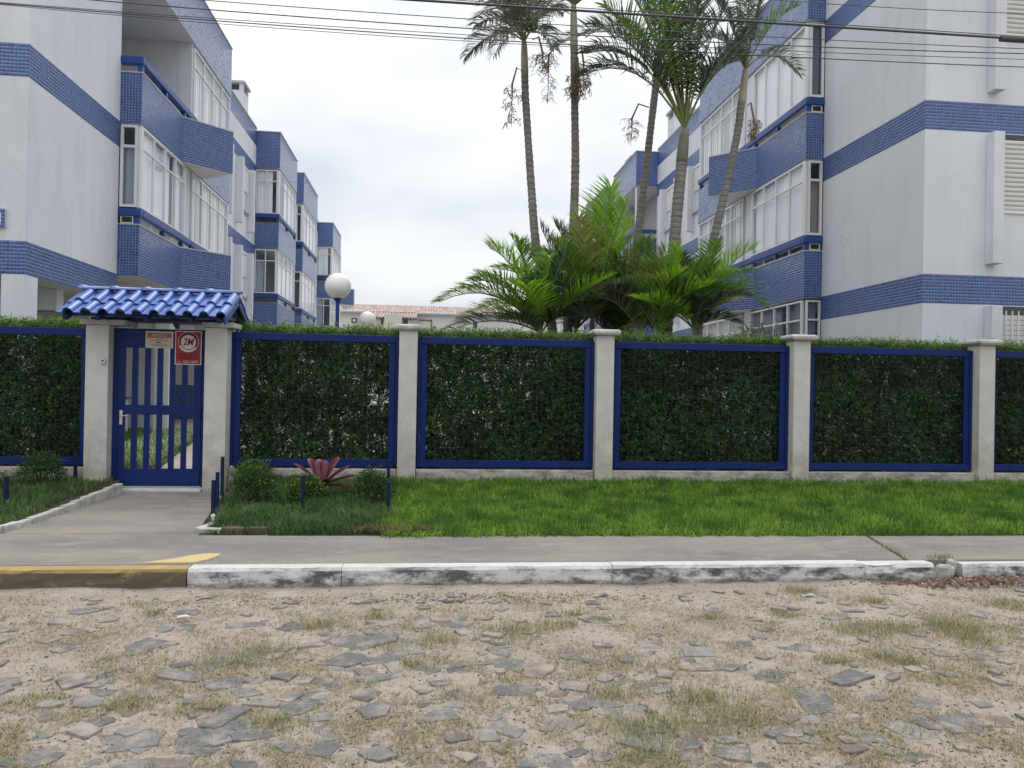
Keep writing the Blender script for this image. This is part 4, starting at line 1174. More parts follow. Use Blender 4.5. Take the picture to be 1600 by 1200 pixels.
# ------------------------------------------------------------------ shrubs in the beds, bromeliad, stakes, edging
M['shrub'] = island('shrub_leaf', [(0, (.016, .045, .012)), (.5, (.035, .085, .02)), (.9, (.07, .14, .03)), (1, (.11, .19, .04))], .5, .35, .25)
M['shrublime'] = island('shrub_lime_leaf', [(0, (.10, .19, .02)), (1, (.24, .34, .04))], .5, .3, .3)


def shrub(x, y, r, h, lab, n=2600, ln=.032, lime=0, red=0):
    z0 = float(gz(y)) - .03
    t = thing('shrub', lab, 'shrub', (x, y, z0), 'small clipped shrubs in the flower beds')
    d = norm(rng.normal(size=(n, 3))); d[:, 2] = np.abs(d[:, 2]) * 1.15 - .25
    rad = rng.beta(2.6, 1.1, n)[:, None] * (1 + .30 * np.array([wob(np.array(a[0] * 3), np.array(a[1] * 3 + a[2] * 2), 1.6, x) for a in d]))[:, None]
    c = np.array([x, y, z0 + h * .42]) + d * rad * np.array([r, r, h * .62])
    dr = d + rng.normal(0, .7, (n, 3)) + np.array([0, 0, .35])
    leaves('foliage', c, dr, rng.uniform(ln * .6, ln * 1.3, n), rng.uniform(ln * .3, ln * .5, n), M['shrub'], t, .1)
    if lime:
        k = rng.choice(n, lime); cc = c[k] + d[k] * .03; k2 = cc[:, 2] > z0 + h * .35; cc = cc[k2]
        b_ = np.repeat(cc, 7, 0); leaves('new_growth', b_ + rng.normal(0, .012, b_.shape), rng.normal(0, .7, b_.shape) + np.array([0, -.2, .8]), rng.uniform(.03, .05, len(b_)), rng.uniform(.012, .018, len(b_)), M['shrublime'], t, .1)
    mb = MB()
    for k in range(9):
        a = k * .7; e = V3((x + r * .6 * math.cos(a), y + r * .6 * math.sin(a), z0 + h * .65)); mb.tube([(x, y, z0 - .03), (V3((x, y, z0)) + e) / 2 + V3((0, 0, .04)), e], [.012, .008, .004], 5, False)
    mb.build('stems', M['stem'], t)


shrub(-4.56, 9.72, .26, .42, 'rounded dark shrub left of the gate, in front of the low wall')
shrub(-5.15, 9.35, .30, .46, 'lime tipped shrub cut by the left edge of the picture', lime=60)
shrub(-1.86, 8.55, .25, .46, 'dark bushy shrub beside the row of blue stakes, right of the gate', 3200, lime=16)
shrub(-2.13, 9.75, .20, .36, 'small shrub against the low wall behind the stakes', 2200, lime=40)
shrub(-1.30, 8.50, .21, .33, 'shrub with lime green tips under the red bromeliad', 2600, lime=46)
shrub(-.60, 8.55, .24, .40, 'dark rounded shrub at the lawn end of the flower bed', 3000)

M['brom'] = plain('wine_red_leaf', (.115, .020, .034), .42, .35, 9, .1, 30, .45)
t = thing('bromeliad', 'wine red bromeliad with broad strap leaves in the flower bed', 'plant', (-1.17, 8.80, .2))
spec = [(200, 28, .36, .075), (168, 45, .42, .085), (140, 62, .40, .09), (110, 70, .36, .085), (75, 74, .34, .08), (48, 58, .44, .095), (30, 40, .42, .085), (10, 25, .40, .08), (-25, 8, .34, .08), (-60, 30, .26, .08), (-120, 30, .27, .075), (230, 18, .30, .07), (95, 50, .34, .08)]
for az, el, ln, wd in spec:
    az, el = R_(az), R_(el); dxy = V3((math.cos(az) * 1.1, math.sin(az) * .8, 0)); sd_ = V3((-dxy.y, dxy.x, 0)).normalized()
    V = []; F = []
    for i in range(8):
        u_ = i / 7; dr_ = -.06 * u_ * u_
        c = V3((-1.17, 8.80, .36)) + dxy * (ln * u_ * math.cos(el)) + ZV * (ln * u_ * math.sin(el) + dr_ * ln * 2)
        w_ = wd * .66 * (.55 + .55 * math.sin(min(1, u_ * 1.15) * math.pi * .62)) * (1 if u_ < .8 else 1 - ((u_ - .8) / .2) ** 2 * .85)
        fold = .35 * w_
        V += [c - sd_ * w_ + ZV * fold, c, c + sd_ * w_ + ZV * fold]
        if i: o = i * 3; F += [(o - 3, o - 2, o + 1, o), (o - 2, o - 1, o + 2, o + 1)]
    mb = MB(); mb.add(V, F); o = mb.build('leaf', M['brom'], t, smooth=True)
    sol = o.modifiers.new('thick', 'SOLIDIFY'); sol.thickness = .003
mb = MB(); mb.lathe([(.03, 0), (.05, .06), (.035, .15)], 10, (-1.17, 8.80, .2)); mb.build('base', M['brom'], t)

M['stake'] = plain('dark_stake_paint', (.004, .014, .06), .5, .3, 12, .1, 40, .25)
stk = [(-2.13, 8.02, .42, 'blue garden stake nearest the pavement in the row by the path'), (-2.23, 8.55, .42, 'blue garden stake in the middle of the row by the path'), (-2.36, 9.25, .50, 'blue garden stake in the row by the path, nearest the fence'),
       (-1.265, 8.12, .46, 'blue garden stake standing alone in front of the lime tipped shrub'), (-.385, 7.95, .42, 'short blue garden stake at the lawn corner of the bed'), (-.44, 9.0, .52, 'taller blue garden stake at the lawn side, before the fence post'), (-4.23, 8.30, .40, 'blue garden stake in the left bed, near the picture edge'), (-4.27, 9.93, .42, 'blue garden stake against the left gate post')]
for x, y, h, lab in stk:
    z0 = float(gz(y)) - .06; mb = MB(); mb.box(x - .018, x + .018, y - .018, y + .018, z0, z0 + h * .9)
    o = mb.build('garden_stake', M['stake'], bevel=.005); tag(o, lab, 'garden stake', 'blue stakes round the flower beds')
    o.rotation_euler = (0, 0, 0)
# low blue cross bar between the two lawn side stakes
# brick edgings
M['wbrick'] = plain('whitewashed_brick', (.46, .45, .42), .9, .4, 7, .6, 40); M['rbrick'] = plain('dirty_brick', (.13, .085, .07), .9, .45, 9, .6, 40)


def edging(name, lab, pts, mats, bl=.21):
    t = thing(name, lab, 'brick edging', (*pts[0], .15))
    k = 0
    for a, b in zip(pts, pts[1:]):
        a, b = V3((*a, 0)), V3((*b, 0)); d = b - a; ln = d.length; d.normalize(); nn = V3((-d.y, d.x, 0)); n = max(1, round(ln / bl)); w = ln / n
        for i in range(n):
            mb = MB(); dz = random.uniform(-.012, .008); sk = random.uniform(-.008, .008)
            mb.obox(a + d * (i * w) + nn * sk, d, ZV, nn, .006, w - .006, .09, max(.195, float(gz((a + d * (i * w)).y)) + .0) + dz, -.038, .038)
            mb.build('brick', mats[k % len(mats)], t, bevel=.01); k += 1
    return t


edging('brick_edging', 'white painted brick edging of the left bed along the entrance path', [(-8.0, 7.30), (-3.74, 7.30), (-3.70, 9.0), (-3.68, 9.75)], [M['wbrick']])
edging('brick_edging', 'short dirty brick edging at the corner of the right bed', [(-1.98, 7.55), (-2.04, 7.22), (-1.83, 7.20), (-1.41, 7.18)], [M['wbrick'], M['wbrick'], M['wbrick'], M['rbrick'], M['rbrick']])
t = thing('white_fitting', 'small white plastic pipe cap on the corner of the right bed edging', 'pipe cap', (-1.99, 7.50, .2))
mb = MB(); mb.lathe([(.016, 0), (.016, .035), (.02, .036), (.02, .05), (.012, .06), (.002, .062)], 14, (-1.99, 7.50, .205)); mb.build('cap', M['signwhite'], t, smooth=False)

# ------------------------------------------------------------------ palms
M['bark'] = None
def bark_mat():
    m, t, b = newmat('ringed_palm_bark')
    co = N(t, 'ShaderNodeTexCoord')
    mp = N(t, 'ShaderNodeMapping'); mp.inputs['Scale'].default_value = (2, 2, 9); L(t, co.outputs['Object'], mp.inputs[0])
    nz = N(t, 'ShaderNodeTexNoise', i_Scale=2.5, i_Detail=7.0, i_Roughness=.7); L(t, mp.outputs[0], nz.inputs['Vector'])
    n2 = N(t, 'ShaderNodeTexNoise', i_Scale=14.0, i_Detail=5.0, i_Roughness=.6); L(t, co.outputs['Object'], n2.inputs['Vector'])
    c = mixc(t, ramp(t, nz.outputs[0], [(.35, 0.0), (.65, 1.0)]), (.15, .142, .13), (.265, .253, .23))
    c = mixc(t, ramp(t, n2.outputs[0], [(.55, 0.0), (.7, .55)]), c, (.26, .255, .23))
    wv = N(t, 'ShaderNodeTexWave', wave_type='BANDS', bands_direction='Z', i_Scale=3.2, i_Distortion=2.5, i_Detail=3.0); L(t, co.outputs['Object'], wv.inputs['Vector'])
    c = mixc(t, ramp(t, wv.outputs[1], [(.04, .5), (.22, 0.0)]), c, (.045, .04, .035))
    L(t, c, b.inputs['Base Color']); b.inputs['Roughness'].default_value = .9
    bp = N(t, 'ShaderNodeBump', i_Strength=.7, i_Distance=.02); L(t, nz.outputs[0], bp.inputs['Height']); L(t, bp.outputs[0], b.inputs['Normal'])
    return m


M['bark'] = bark_mat()
M['shaftgreen'] = plain('crownshaft', (.165, .16, .125), .5, .3, 4, .1, 20)
M['shaftpale'] = plain('pale_crownshaft', (.30, .275, .21), .55, .3, 4, .1, 20)
def frond_mat(name, cols, tr=.3): return island(name, cols, .42, .4, tr)
M['fr_dark'] = frond_mat('dark_palm_leaflet', [(0, (.04, .066, .042)), (.6, (.085, .125, .072)), (1, (.155, .20, .11))], .36)
M['fr_mid'] = frond_mat('green_palm_leaflet', [(0, (.08, .17, .022)), (.6, (.15, .29, .036)), (1, (.26, .40, .07))], .48)
M['fr_lime'] = frond_mat('bright_palm_leaflet', [(0, (.17, .36, .025)), (.6, (.28, .52, .035)), (1, (.42, .60, .08))], .52)
M['fr_grey'] = frond_mat('greyish_palm_leaflet', [(0, (.11, .12, .085)), (.6, (.20, .21, .155)), (1, (.32, .32, .25))], .35)
M['fr_dry'] = frond_mat('yellowing_palm_leaflet', [(0, (.15, .18, .04)), (.6, (.28, .32, .08)), (1, (.42, .42, .16))], .42)
M['rachis'] = plain('frond_stalk', (.16, .19, .07), .5, .2, 8)
M['fruit'] = plain('palm_fruit_stalk', (.20, .15, .09), .8, .3, 20)


def frond(parent, p0, p1, lift, mat, leaf=.55, nl=42, petiole=.16, vee=.7, hang=.3, side_bias=0.0, name='frond'):
    """a feather leaf from p0 to p1 whose stalk arches by `lift`; leaflets are cut pairs along it"""
    p0, p1 = np.array(p0, float), np.array(p1, float); ln = np.linalg.norm(p1 - p0)
    ctl = p0 + (p1 - p0) * .45 + np.array([0, 0, lift])
    def B(t): return p0 * (1 - t) ** 2 + ctl * 2 * t * (1 - t) + p1 * t * t
    def T(t):
        v = (ctl - p0) * 2 * (1 - t) + (p1 - ctl) * 2 * t; return v / np.linalg.norm(v)
    V = []; F = []
    nl = int(nl * 1.5); ts = np.linspace(petiole, .995, nl)
    for k, t_ in enumerate(ts):
        b = B(t_); tg = T(t_); u_ = (t_ - petiole) / (1 - petiole)
        side = np.cross(tg, np.array([0, 0, 1.0])); 
        if np.linalg.norm(side) < .15: side = side + np.cross(tg, np.array([0, 1.0, 0])) * .3
        side /= np.linalg.norm(side); up_ = np.cross(side, tg)
        l = leaf * (.45 + .55 * math.sin(min(1.0, u_ * 1.6 + .22) * math.pi * .5)) * (1 - .62 * max(0, u_ - .55) / .45)
        for s_ in (-1, 1):
            jj = rng.normal(0, .09, 3); ll = l * rng.uniform(.85, 1.1)
            d = tg * (.55 + .55 * u_) + side * s_ * (1.0 - .35 * u_) + up_ * (vee + side_bias * s_) + jj; d /= np.linalg.norm(d)
            an_ = rng.normal(0, .7); wv = np.cross(d, up_ * math.cos(an_) + tg * math.sin(an_) + side * s_ * .3); wv /= np.linalg.norm(wv); wd = .0095 * leaf / .55 + .003
            m1 = b + d * ll * .45; dd = d + np.array([0, 0, -hang * rng.uniform(.7, 1.3)]); e = m1 + dd / np.linalg.norm(dd) * ll * .55
            o = len(V)
            V += [b - wv * wd * .4, b + wv * wd * .4, m1 + wv * wd, m1 - wv * wd, e + wv * wd * .12, e - wv * wd * .12]
            F += [(o, o + 1, o + 2, o + 3), (o + 3, o + 2, o + 4, o + 5)]
    # stalk as a thin square tube, joined into the same feather
    r0_ = .022 * min(1.3, ln / 2.2)
    st = [B(t_) for t_ in np.linspace(0, 1, 9)]; tb = MB(); tb.tube(st, [r0_ * (1 - .85 * i / 8) + .002 for i in range(9)], 4, False)
    o = npmesh(name, V, F, mat, parent)
    tb.build('stalk', M['rachis'], o)
    return o


def palm(lab, trunk_px, Y, r0, r1, shaft, shaftmat='shaftgreen', yb=None):
    pts = [P(x, y, Y=Y) for x, y in trunk_px]
    b = pts[0].copy(); g = V3((b.x + (b.x - pts[1].x) * (b.z - .15) / max(.3, pts[1].z - b.z) * .5, Y, .15))
    pts = [g] + pts
    t = thing('palm_tree', lab, 'palm tree', g, 'tall palms between the two blocks')
    # resample with leaf-scar rings
    path = []; n = 70
    cum = [0]
    for a, c in zip(pts, pts[1:]): cum.append(cum[-1] + (c - a).length)
    for i in range(n * 2 + 1):
        s_ = cum[-1] * i / (2 * n); k = max(j for j in range(len(cum) - 1) if cum[j] <= s_ + 1e-9); f = (s_ - cum[k]) / (cum[k + 1] - cum[k])
        a0 = pts[max(k - 1, 0)]; a1, a2 = pts[k], pts[k + 1]; a3 = pts[min(k + 2, len(pts) - 1)]
        path.append(.5 * ((2 * a1) + (a2 - a0) * f + (2 * a0 - 5 * a1 + 4 * a2 - a3) * f * f + (3 * a1 - a0 - 3 * a2 + a3) * f ** 3))
    rad = []
    for i in range(len(path)):
        f = i / (len(path) - 1); r = r0 + (r1 - r0) * min(1, f * 1.2); r *= 1 + .35 * max(0, .08 - f) / .08; r += (.0055 if i % 2 else -.002) + random.uniform(-.003, .003); rad.append(r)
    mb = MB(); mb.tube(path, rad, 14); mb.build('trunk', M['bark'], t, smooth=True)
    top = path[-1]; d = (path[-1] - path[-6]).normalized()
    if shaft:
        sp = [top - d * .02 + d * shaft * k / 6 for k in range(7)]; mb = MB()
        mb.tube(sp, [r1 * 1.0, r1 * 1.07, r1 * 1.05, r1 * 1.0, r1 * .95, r1 * .86, r1 * .7], 14); mb.build('crownshaft', M[shaftmat], t, smooth=True)
        top = sp[-1]
    return t, top


def crown(t, top, n, rlen, elev, mat, leaf, seed, lift=.35, az0=0, hang=.35, nl=42, skip=None):
    r = random.Random(seed)
    for i in range(n):
        az = az0 + i * 2.39996 + r.uniform(-.2, .2); el = R_(r.uniform(*elev)); ln = rlen * r.uniform(.85, 1.1)
        e = V3(top) + V3((math.cos(az) * math.cos(el), math.sin(az) * math.cos(el), math.sin(el))) * ln
        frond(t, top, e, lift * ln * r.uniform(.7, 1.2), M[mat], leaf, nl, hang=hang)


def fruit(t, p, px_len, seed, spread=.28, bare=False):
    """a hanging seed branch"""
    r = random.Random(seed); mb = MB(); p = V3(p); a = p + V3((px_len[0] * .6, 0, .06)); b = p + V3((px_len[0], -.05, -.25)); c = p + V3((px_len[0], -.06, -.25 - px_len[1]))
    mb.tube([p, a, b, (b + c) / 2, c], [.012, .016, .02, .008, .004], 6, False)
    for i in range(26):
        f = i / 26; o = b.lerp(c, f * .95); az = r.uniform(0, 6.28); q = spread * (1 - .5 * f) * r.uniform(.5, 1.1)
        e = o + V3((math.cos(az) * q, math.sin(az) * q, r.uniform(-.12, .02))); m_ = (o + e) / 2 + V3((0, 0, .03)); mb.tube([o, m_, e], [.005, .004, .002], 4, False)
        for k in range(5):
            g = m_.lerp(e, r.random()); h = g + V3((r.uniform(-.07, .07), r.uniform(-.07, .07), r.uniform(-.12, .02))); mb.tube([g, h], [.003, .0025 if bare else .006], 4, False)
    mb.build('fruit_stalk', M['fruit'], t)


PY = 13.4
# 1: slim palm, crown just inside the top edge
t1, top1 = palm('slim grey palm furthest left, with a drooping crown and a bare seed stalk', [(856, 460), (838, 385), (830, 290), (826, 230), (821, 150), (820, 118)], PY, .10, .062, .62, 'shaftpale')
fl = [((728, 88), .55), ((772, 88), .6), ((742, 40), .5), ((755, -10), .35), ((800, -60), .25), ((850, -70), .2), ((880, 20), .45), ((866, 78), .6), ((905, -30), .4), ((775, -45), .3), ((838, -50), .2)]
for i, ((x, y), l) in enumerate(fl): frond(t1, top1, P(x, y, Y=PY + (-.9 if i % 2 else .8)), l, M['fr_grey' if i in (0, 1, 3, 5, 6, 8) else 'fr_dark'], .52, 44, hang=.75, vee=.35)
fruit(t1, P(818, 112, Y=PY - .05), (-.20, .75), 3); fruit(t1, P(832, 62, Y=PY - .1), (.18, .25), 4, .3)
# 2: second slim palm, crown above the picture
t2, top2 = palm('slim straight palm with brown fruit clusters, second from left', [(890, 440), (893, 395), (897, 330), (899, 250), (898, 170), (897, 80)], PY + .3, .098, .066, .85, 'shaftpale')
crown(t2, top2, 11, 2.3, (-5, 60), 'fr_dark', .45, 11)
fruit(t2, P(893, 70, Y=PY + .2), (-.42, .85), 5, .25, True); fruit(t2, P(903, 78, Y=PY + .15), (.10, .55), 6, .30)
fruit(t2, P(900, 95, Y=PY + .15), (.05, .45), 16, .30); fruit(t2, P(896, 95, Y=PY + .1), (.0, .42), 26, .28)
# 3: leaning palm behind
t3, top3 = palm('thin leaning palm behind the thick ringed palm, in front of the far balconies', [(992, 420), (1000, 340), (1010, 260), (1018, 190), (1024, 140)], PY + 1.4, .10, .068, .7)
crown(t3, top3, 10, 2.4, (5, 65), 'fr_dark', .5, 12)
fruit(t3, P(1014, 168, Y=PY + 1.3), (-.35, .45), 7, .25, True); 
# 4: the thick ringed palm with the full crown
t4, top4 = palm('thick ringed palm with full dark crown, standing in the middle of the clump', [(1041, 522), (1050, 420), (1058, 330), (1065, 255)], PY - .5, .108, .094, .62, 'shaftgreen')
fl = [((908, 120), .95, .0, 'fr_dark'), ((916, 84), .95, -.4, 'fr_dark'), ((924, 40), .8, .5, 'fr_dark'), ((945, 12), .6, -.5, 'fr_mid'), ((985, -15), .5, .4, 'fr_dark'), ((1010, -40), .35, -.4, 'fr_mid'), ((1050, -60), .15, .3, 'fr_dark'), ((1085, -50), .12, .5, 'fr_dark'),
      ((1135, 10), .45, -.5, 'fr_dark'), ((1160, 95), .62, .3, 'fr_dark'), ((1172, 55), .55, -.3, 'fr_dark'), ((1110, -30), .25, -.4, 'fr_dark'), ((1040, 0), .1, .7, 'fr_dark'), ((960, 60), .7, .8, 'fr_dark')]
for (x, y), l, dy, mt in fl: frond(t4, top4, P(x, y, Y=PY - .5 + dy), l * 1.1, M[mt], .66, 36, .24, vee=.75, hang=.5)
# 5: leaning palm at the right with a thin crown
t5, top5 = palm('leaning slender palm against the right block, with a sparse bright crown', [(1100, 440), (1110, 395), (1128, 320), (1150, 220), (1158, 165)], PY - .1, .095, .066, .68, 'shaftpale')
fl = [((1246, 10), .45, -.3, 'fr_mid'), ((1250, 118), .62, .2, 'fr_grey'), ((1120, 0), .3, .5, 'fr_dark'), ((1150, -50), .2, -.3, 'fr_dark'), ((1195, -40), .2, .6, 'fr_dark'), ((1105, 60), .4, .7, 'fr_dark'), ((1175, -70), .1, -.6, 'fr_dark'), ((1130, 100), .5, .9, 'fr_dark')]
for (x, y), l, dy, mt in fl: frond(t5, top5, P(x, y, Y=PY - .1 + dy), l, M[mt], .42, 40, .24, hang=.5)
fruit(t5, P(1168, 165, Y=PY - .2), (.10, .35), 8, .2)

# young palms at the foot of the clump: each a sheaf of fronds from one root
def young(lab, base, Y, fl, nl=40):
    b = P(*base, Y=Y); t = thing('young_palm', lab, 'young palm', (b.x, Y, .15), 'young palms at the foot of the clump')
    mb = MB(); mb.tube([(b.x, Y, .1), (b.x, Y, b.z * .6), b], [.07, .06, .04], 8); mb.build('stem', M['shaftgreen'], t, smooth=True)
    for (x, y), l, dy, mt, lf in fl:
        frond(t, b, P(x, y, Y=Y + dy), l, M[mt], lf * 1.05, nl + 6, .14, vee=.7, hang=.38)
    r = random.Random(int(base[0]))
    for k in range(9):
        x, y = base[0] + r.uniform(-115, 115), base[1] - r.uniform(35, 125)
        frond(t, b, P(x, y, Y=Y + r.uniform(-.9, .9)), r.uniform(.2, .5), M[r.choice(('fr_mid', 'fr_dark', 'fr_mid', 'fr_lime'))], r.uniform(.38, .5), nl, .14, vee=.7, hang=.4)
    return t


young('young palm at the left end of the clump, fronds arching over the hedge', (845, 520), 12.6, [((686, 472), .75, -.2, 'fr_mid', .50), ((765, 388), .62, .3, 'fr_lime', .55), ((690, 522), .42, .1, 'fr_dark', .45), ((740, 440), .6, -.4, 'fr_mid', .5), ((810, 380), .3, .5, 'fr_mid', .5), ((880, 400), .2, -.4, 'fr_dark', .45), ((790, 500), .2, -.5, 'fr_dark', .4), ((715, 500), .45, .6, 'fr_dry', .42), ((905, 500), .3, -.4, 'fr_dark', .45)])
young('young palm with upright bright green fronds in the centre of the clump', (925, 500), 12.9, [((955, 292), .25, -.7, 'fr_lime', .72), ((978, 318), .3, -.6, 'fr_lime', .62), ((985, 345), .3, .6, 'fr_lime', .50), ((935, 330), .2, -.3, 'fr_mid', .55), ((868, 352), .42, .4, 'fr_grey', .5), ((905, 340), .25, -.6, 'fr_dry', .5), ((850, 395), .5, -.3, 'fr_mid', .5), ((820, 440), .55, -.5, 'fr_dark', .45), ((1005, 380), .35, -.3, 'fr_mid', .5), ((875, 455), .4, -.7, 'fr_dark', .45), ((985, 470), .4, -.6, 'fr_grey', .45), ((1000, 420), .3, .4, 'fr_dark', .5), ((880, 505), .3, -.6, 'fr_grey', .4)])
young('young palm with yellowing fronds beside the thick trunk', (1000, 520), 12.45, [((1040, 390), .3, -.2, 'fr_dry', .45), ((955, 400), .35, .2, 'fr_mid', .45), ((1010, 375), .2, .4, 'fr_mid', .45), ((915, 470), .5, -.3, 'fr_grey', .5), ((1080, 440), .45, .3, 'fr_mid', .45), ((965, 450), .35, -.4, 'fr_dark', .42), ((1025, 440), .3, -.5, 'fr_dry', .42), ((900, 430), .55, .5, 'fr_dark', .5), ((1065, 400), .25, .5, 'fr_mid', .42)])
young('young palm at the right end of the clump, fronds reaching to the balcony', (1085, 515), 12.5, [((1178, 388), .55, -.2, 'fr_lime', .50), ((1195, 478), .85, .1, 'fr_mid', .50), ((1120, 380), .3, .5, 'fr_mid', .48), ((1140, 430), .4, -.4, 'fr_lime', .45), ((1155, 470), .3, .5, 'fr_dry', .42), ((1065, 400), .2, .3, 'fr_dark', .45), ((1150, 505), .25, -.3, 'fr_dark', .40), ((1035, 450), .35, -.4, 'fr_dark', .42), ((1100, 470), .2, -.5, 'fr_dark', .42)])
young('dark young palm hidden low behind the hedge, right of centre', (960, 535), 13.6, [((890, 420), .4, 0, 'fr_dark', .5), ((930, 400), .3, .3, 'fr_dark', .5), ((990, 410), .3, -.2, 'fr_dark', .5), ((1030, 430), .4, .2, 'fr_dark', .5), ((860, 470), .4, .2, 'fr_dark', .5), ((1060, 480), .4, -.2, 'fr_dark', .5), ((950, 430), .2, -.5, 'fr_dark', .5), ((1010, 480), .2, -.5, 'fr_mid', .5)])
young('shaggy young palm behind the slim trunks, its fronds rising above the left fan', (900, 515), 13.9, [((800, 372), .4, 0, 'fr_mid', .5), ((845, 355), .3, .3, 'fr_dark', .5), ((775, 420), .6, -.2, 'fr_mid', .5), ((930, 345), .2, .2, 'fr_dark', .5), ((985, 375), .4, .2, 'fr_mid', .5), ((880, 370), .2, -.3, 'fr_lime', .5)])
young('low young palm against the thick trunk, with pale comb-like fronds', (1030, 525), 12.3, [((1110, 405), .4, 0, 'fr_mid', .45), ((975, 400), .4, .1, 'fr_dry', .45), ((1145, 455), .5, -.2, 'fr_mid', .45), ((940, 455), .5, -.2, 'fr_grey', .45), ((1060, 385), .2, .3, 'fr_lime', .45)])
# low dark undergrowth of the bed
n = 14000; x = rng.normal(3.0, 1.15, n); y = rng.uniform(12.0, 14.5, n); z = .15 + rng.beta(1.3, 2.2, n) * 2.6 * np.exp(-((x - 3.2) / 1.7) ** 2)
d = rng.normal(0, 1, (n, 3)) + np.array([0, -.2, .4])
o = leaves('undergrowth', np.stack([x, y, z], 1), d, rng.uniform(.2, .5, n), rng.uniform(.014, .026, n), M['fr_dark'], None, .3); tag(o, kind='stuff')
n = 2600; x = rng.uniform(4.2, 6.4, n); y = rng.uniform(11.6, 12.2, n); z = 1.9 + rng.beta(1.2, 2, n) * .75 * np.exp(-((x - 5.3) / .7) ** 2)
o = leaves('undergrowth', np.stack([x, y, z], 1), rng.normal(0, .5, (n, 3)) + np.array([0, 0, .9]), rng.uniform(.12, .25, n), rng.uniform(.012, .02, n), M['fr_dark'], None, .3); tag(o, kind='stuff')

# ------------------------------------------------------------------ road: slate pavers, gravel, dry grass
M['slate'] = []
for k, c in enumerate([(.165, .164, .163), (.195, .194, .192), (.135, .134, .134), (.185, .158, .148), (.235, .232, .228), (.15, .149, .149), (.205, .165, .148)]):
    m, t, b = newmat('slate_paver'); co = N(t, 'ShaderNodeNewGeometry')
    na = N(t, 'ShaderNodeTexNoise', i_Scale=9.0, i_Detail=8.0, i_Roughness=.7); L(t, co.outputs['Position'], na.inputs['Vector'])
    nb = N(t, 'ShaderNodeTexNoise', i_Scale=38.0, i_Detail=6.0, i_Roughness=.7); L(t, co.outputs['Position'], nb.inputs['Vector'])
    q = mixc(t, nb.outputs[0], tuple(v * .72 for v in c), tuple(v * 1.18 for v in c))
    q = mixc(t, ramp(t, na.outputs[0], [(.47, 0.0), (.66, .8)]), q, (.37, .315, .27))
    L(t, q, b.inputs['Base Color']); b.inputs['Roughness'].default_value = .92; b.inputs['Specular IOR Level'].default_value = .12
    bp = N(t, 'ShaderNodeBump', i_Strength=.6, i_Distance=.008); L(t, nb.outputs[0], bp.inputs['Height']); L(t, bp.outputs[0], b.inputs['Normal'])
    M['slate'].append(m)
road = [o for o in COL.objects if o.name == 'road'][0]


def paver(w, d, h, seed):
    """a flat split-stone shard: a rectangle with its corners and sides broken off, sharp rim, slightly uneven top"""
    r = random.Random(seed)
    poly = [(-w / 2, -d / 2), (w / 2, -d / 2), (w / 2, d / 2), (-w / 2, d / 2)]
    for _ in range(r.choice((3, 4, 5, 6))):
        a = r.uniform(0, 6.283); nx, ny = math.cos(a), math.sin(a)
        mx = max(x * nx + y * ny for x, y in poly); c = mx * r.uniform(.62, .93); out = []
        for i in range(len(poly)):
            p, q = poly[i], poly[(i + 1) % len(poly)]; dp, dq = p[0] * nx + p[1] * ny - c, q[0] * nx + q[1] * ny - c
            if dp <= 0: out.append(p)
            if dp * dq < 0: t_ = dp / (dp - dq); out.append((p[0] + (q[0] - p[0]) * t_, p[1] + (q[1] - p[1]) * t_))
        poly = out
    pts = []
    for i in range(len(poly)):
        p, q = poly[i], poly[(i + 1) % len(poly)]
        if math.dist(p, q) < .012: continue
        pts.append(p)
        if math.dist(p, q) > .07: f = r.uniform(.35, .65); g = r.uniform(.90, 1.03); pts.append(((p[0] + (q[0] - p[0]) * f) * g, (p[1] + (q[1] - p[1]) * f) * g))
    n = len(pts); vs = []
    for z, k in ((-.05, 1.0), (h - .004, 1.0), (h, .97)):
        for x, y in pts: vs.append((x * k, y * k, z + (r.uniform(-.003, .002) if z > 0 else 0)))
    vs.append((0, 0, h + r.uniform(-.002, .002)))
    fs = [(i * n + j, i * n + (j + 1) % n, (i + 1) * n + (j + 1) % n, (i + 1) * n + j) for i in range(2) for j in range(n)]
    fs += [(2 * n + j, 2 * n + (j + 1) % n, 3 * n) for j in range(n)]
    return vs, fs


pm = []
for k in range(42):
    w = .10 + .17 * ((k * 37 % 42) / 42) ** 1.5; vs, fs = paver(w, w * random.uniform(.5, .85), random.uniform(.003, .011), k + 500)
    me = bpy.data.meshes.new('paving_stone'); me.from_pydata(vs, [], fs); me.materials.append(M['slate'][(0, 1, 0, 2, 3, 1, 5, 4, 0, 6, 5)[k % 11]]); me['w'] = w
    pm.append(me)
placed = []
def try_place(x, y, w, gap=.54):
    for (a, b, c) in placed:
        if abs(a - x) < .4 and (a - x) ** 2 + ((b - y) * 1.15) ** 2 < ((c + w) * .5 * gap) ** 2: return False
    placed.append((x, y, w)); return True


cnt = 0; tries = 0
while cnt < 298 and tries < 30000:
    tries += 1
    y = 2.75 + 2.65 * rng.beta(1.0, 1.9); half = .72 * y + .3; x = random.uniform(-half, half) + y * .11
    dn = wob(np.array(x), np.array(y), 1.1, 5) + (.25 if x < 1.6 else -.35)
    if dn + random.gauss(0, .35) < -.25: continue
    me = pm[random.randrange(42)]; w = me['w'] * (.85 if y > 4.6 else 1.0)
    if not try_place(x, y, w): continue
    o = bpy.data.objects.new('paving_stone', me); COL.objects.link(o); o.parent = road
    o.location = (x, y, float(road_z(x, y)) + random.uniform(-.010, .003)); o.rotation_euler = (random.gauss(.01, .035), random.gauss(0, .03), random.gauss(0, .6) + math.pi * (random.random() < .5)); sc = w / me['w'] * random.uniform(.9, 1.15); o.scale = (sc, sc, 1)
    cnt += 1
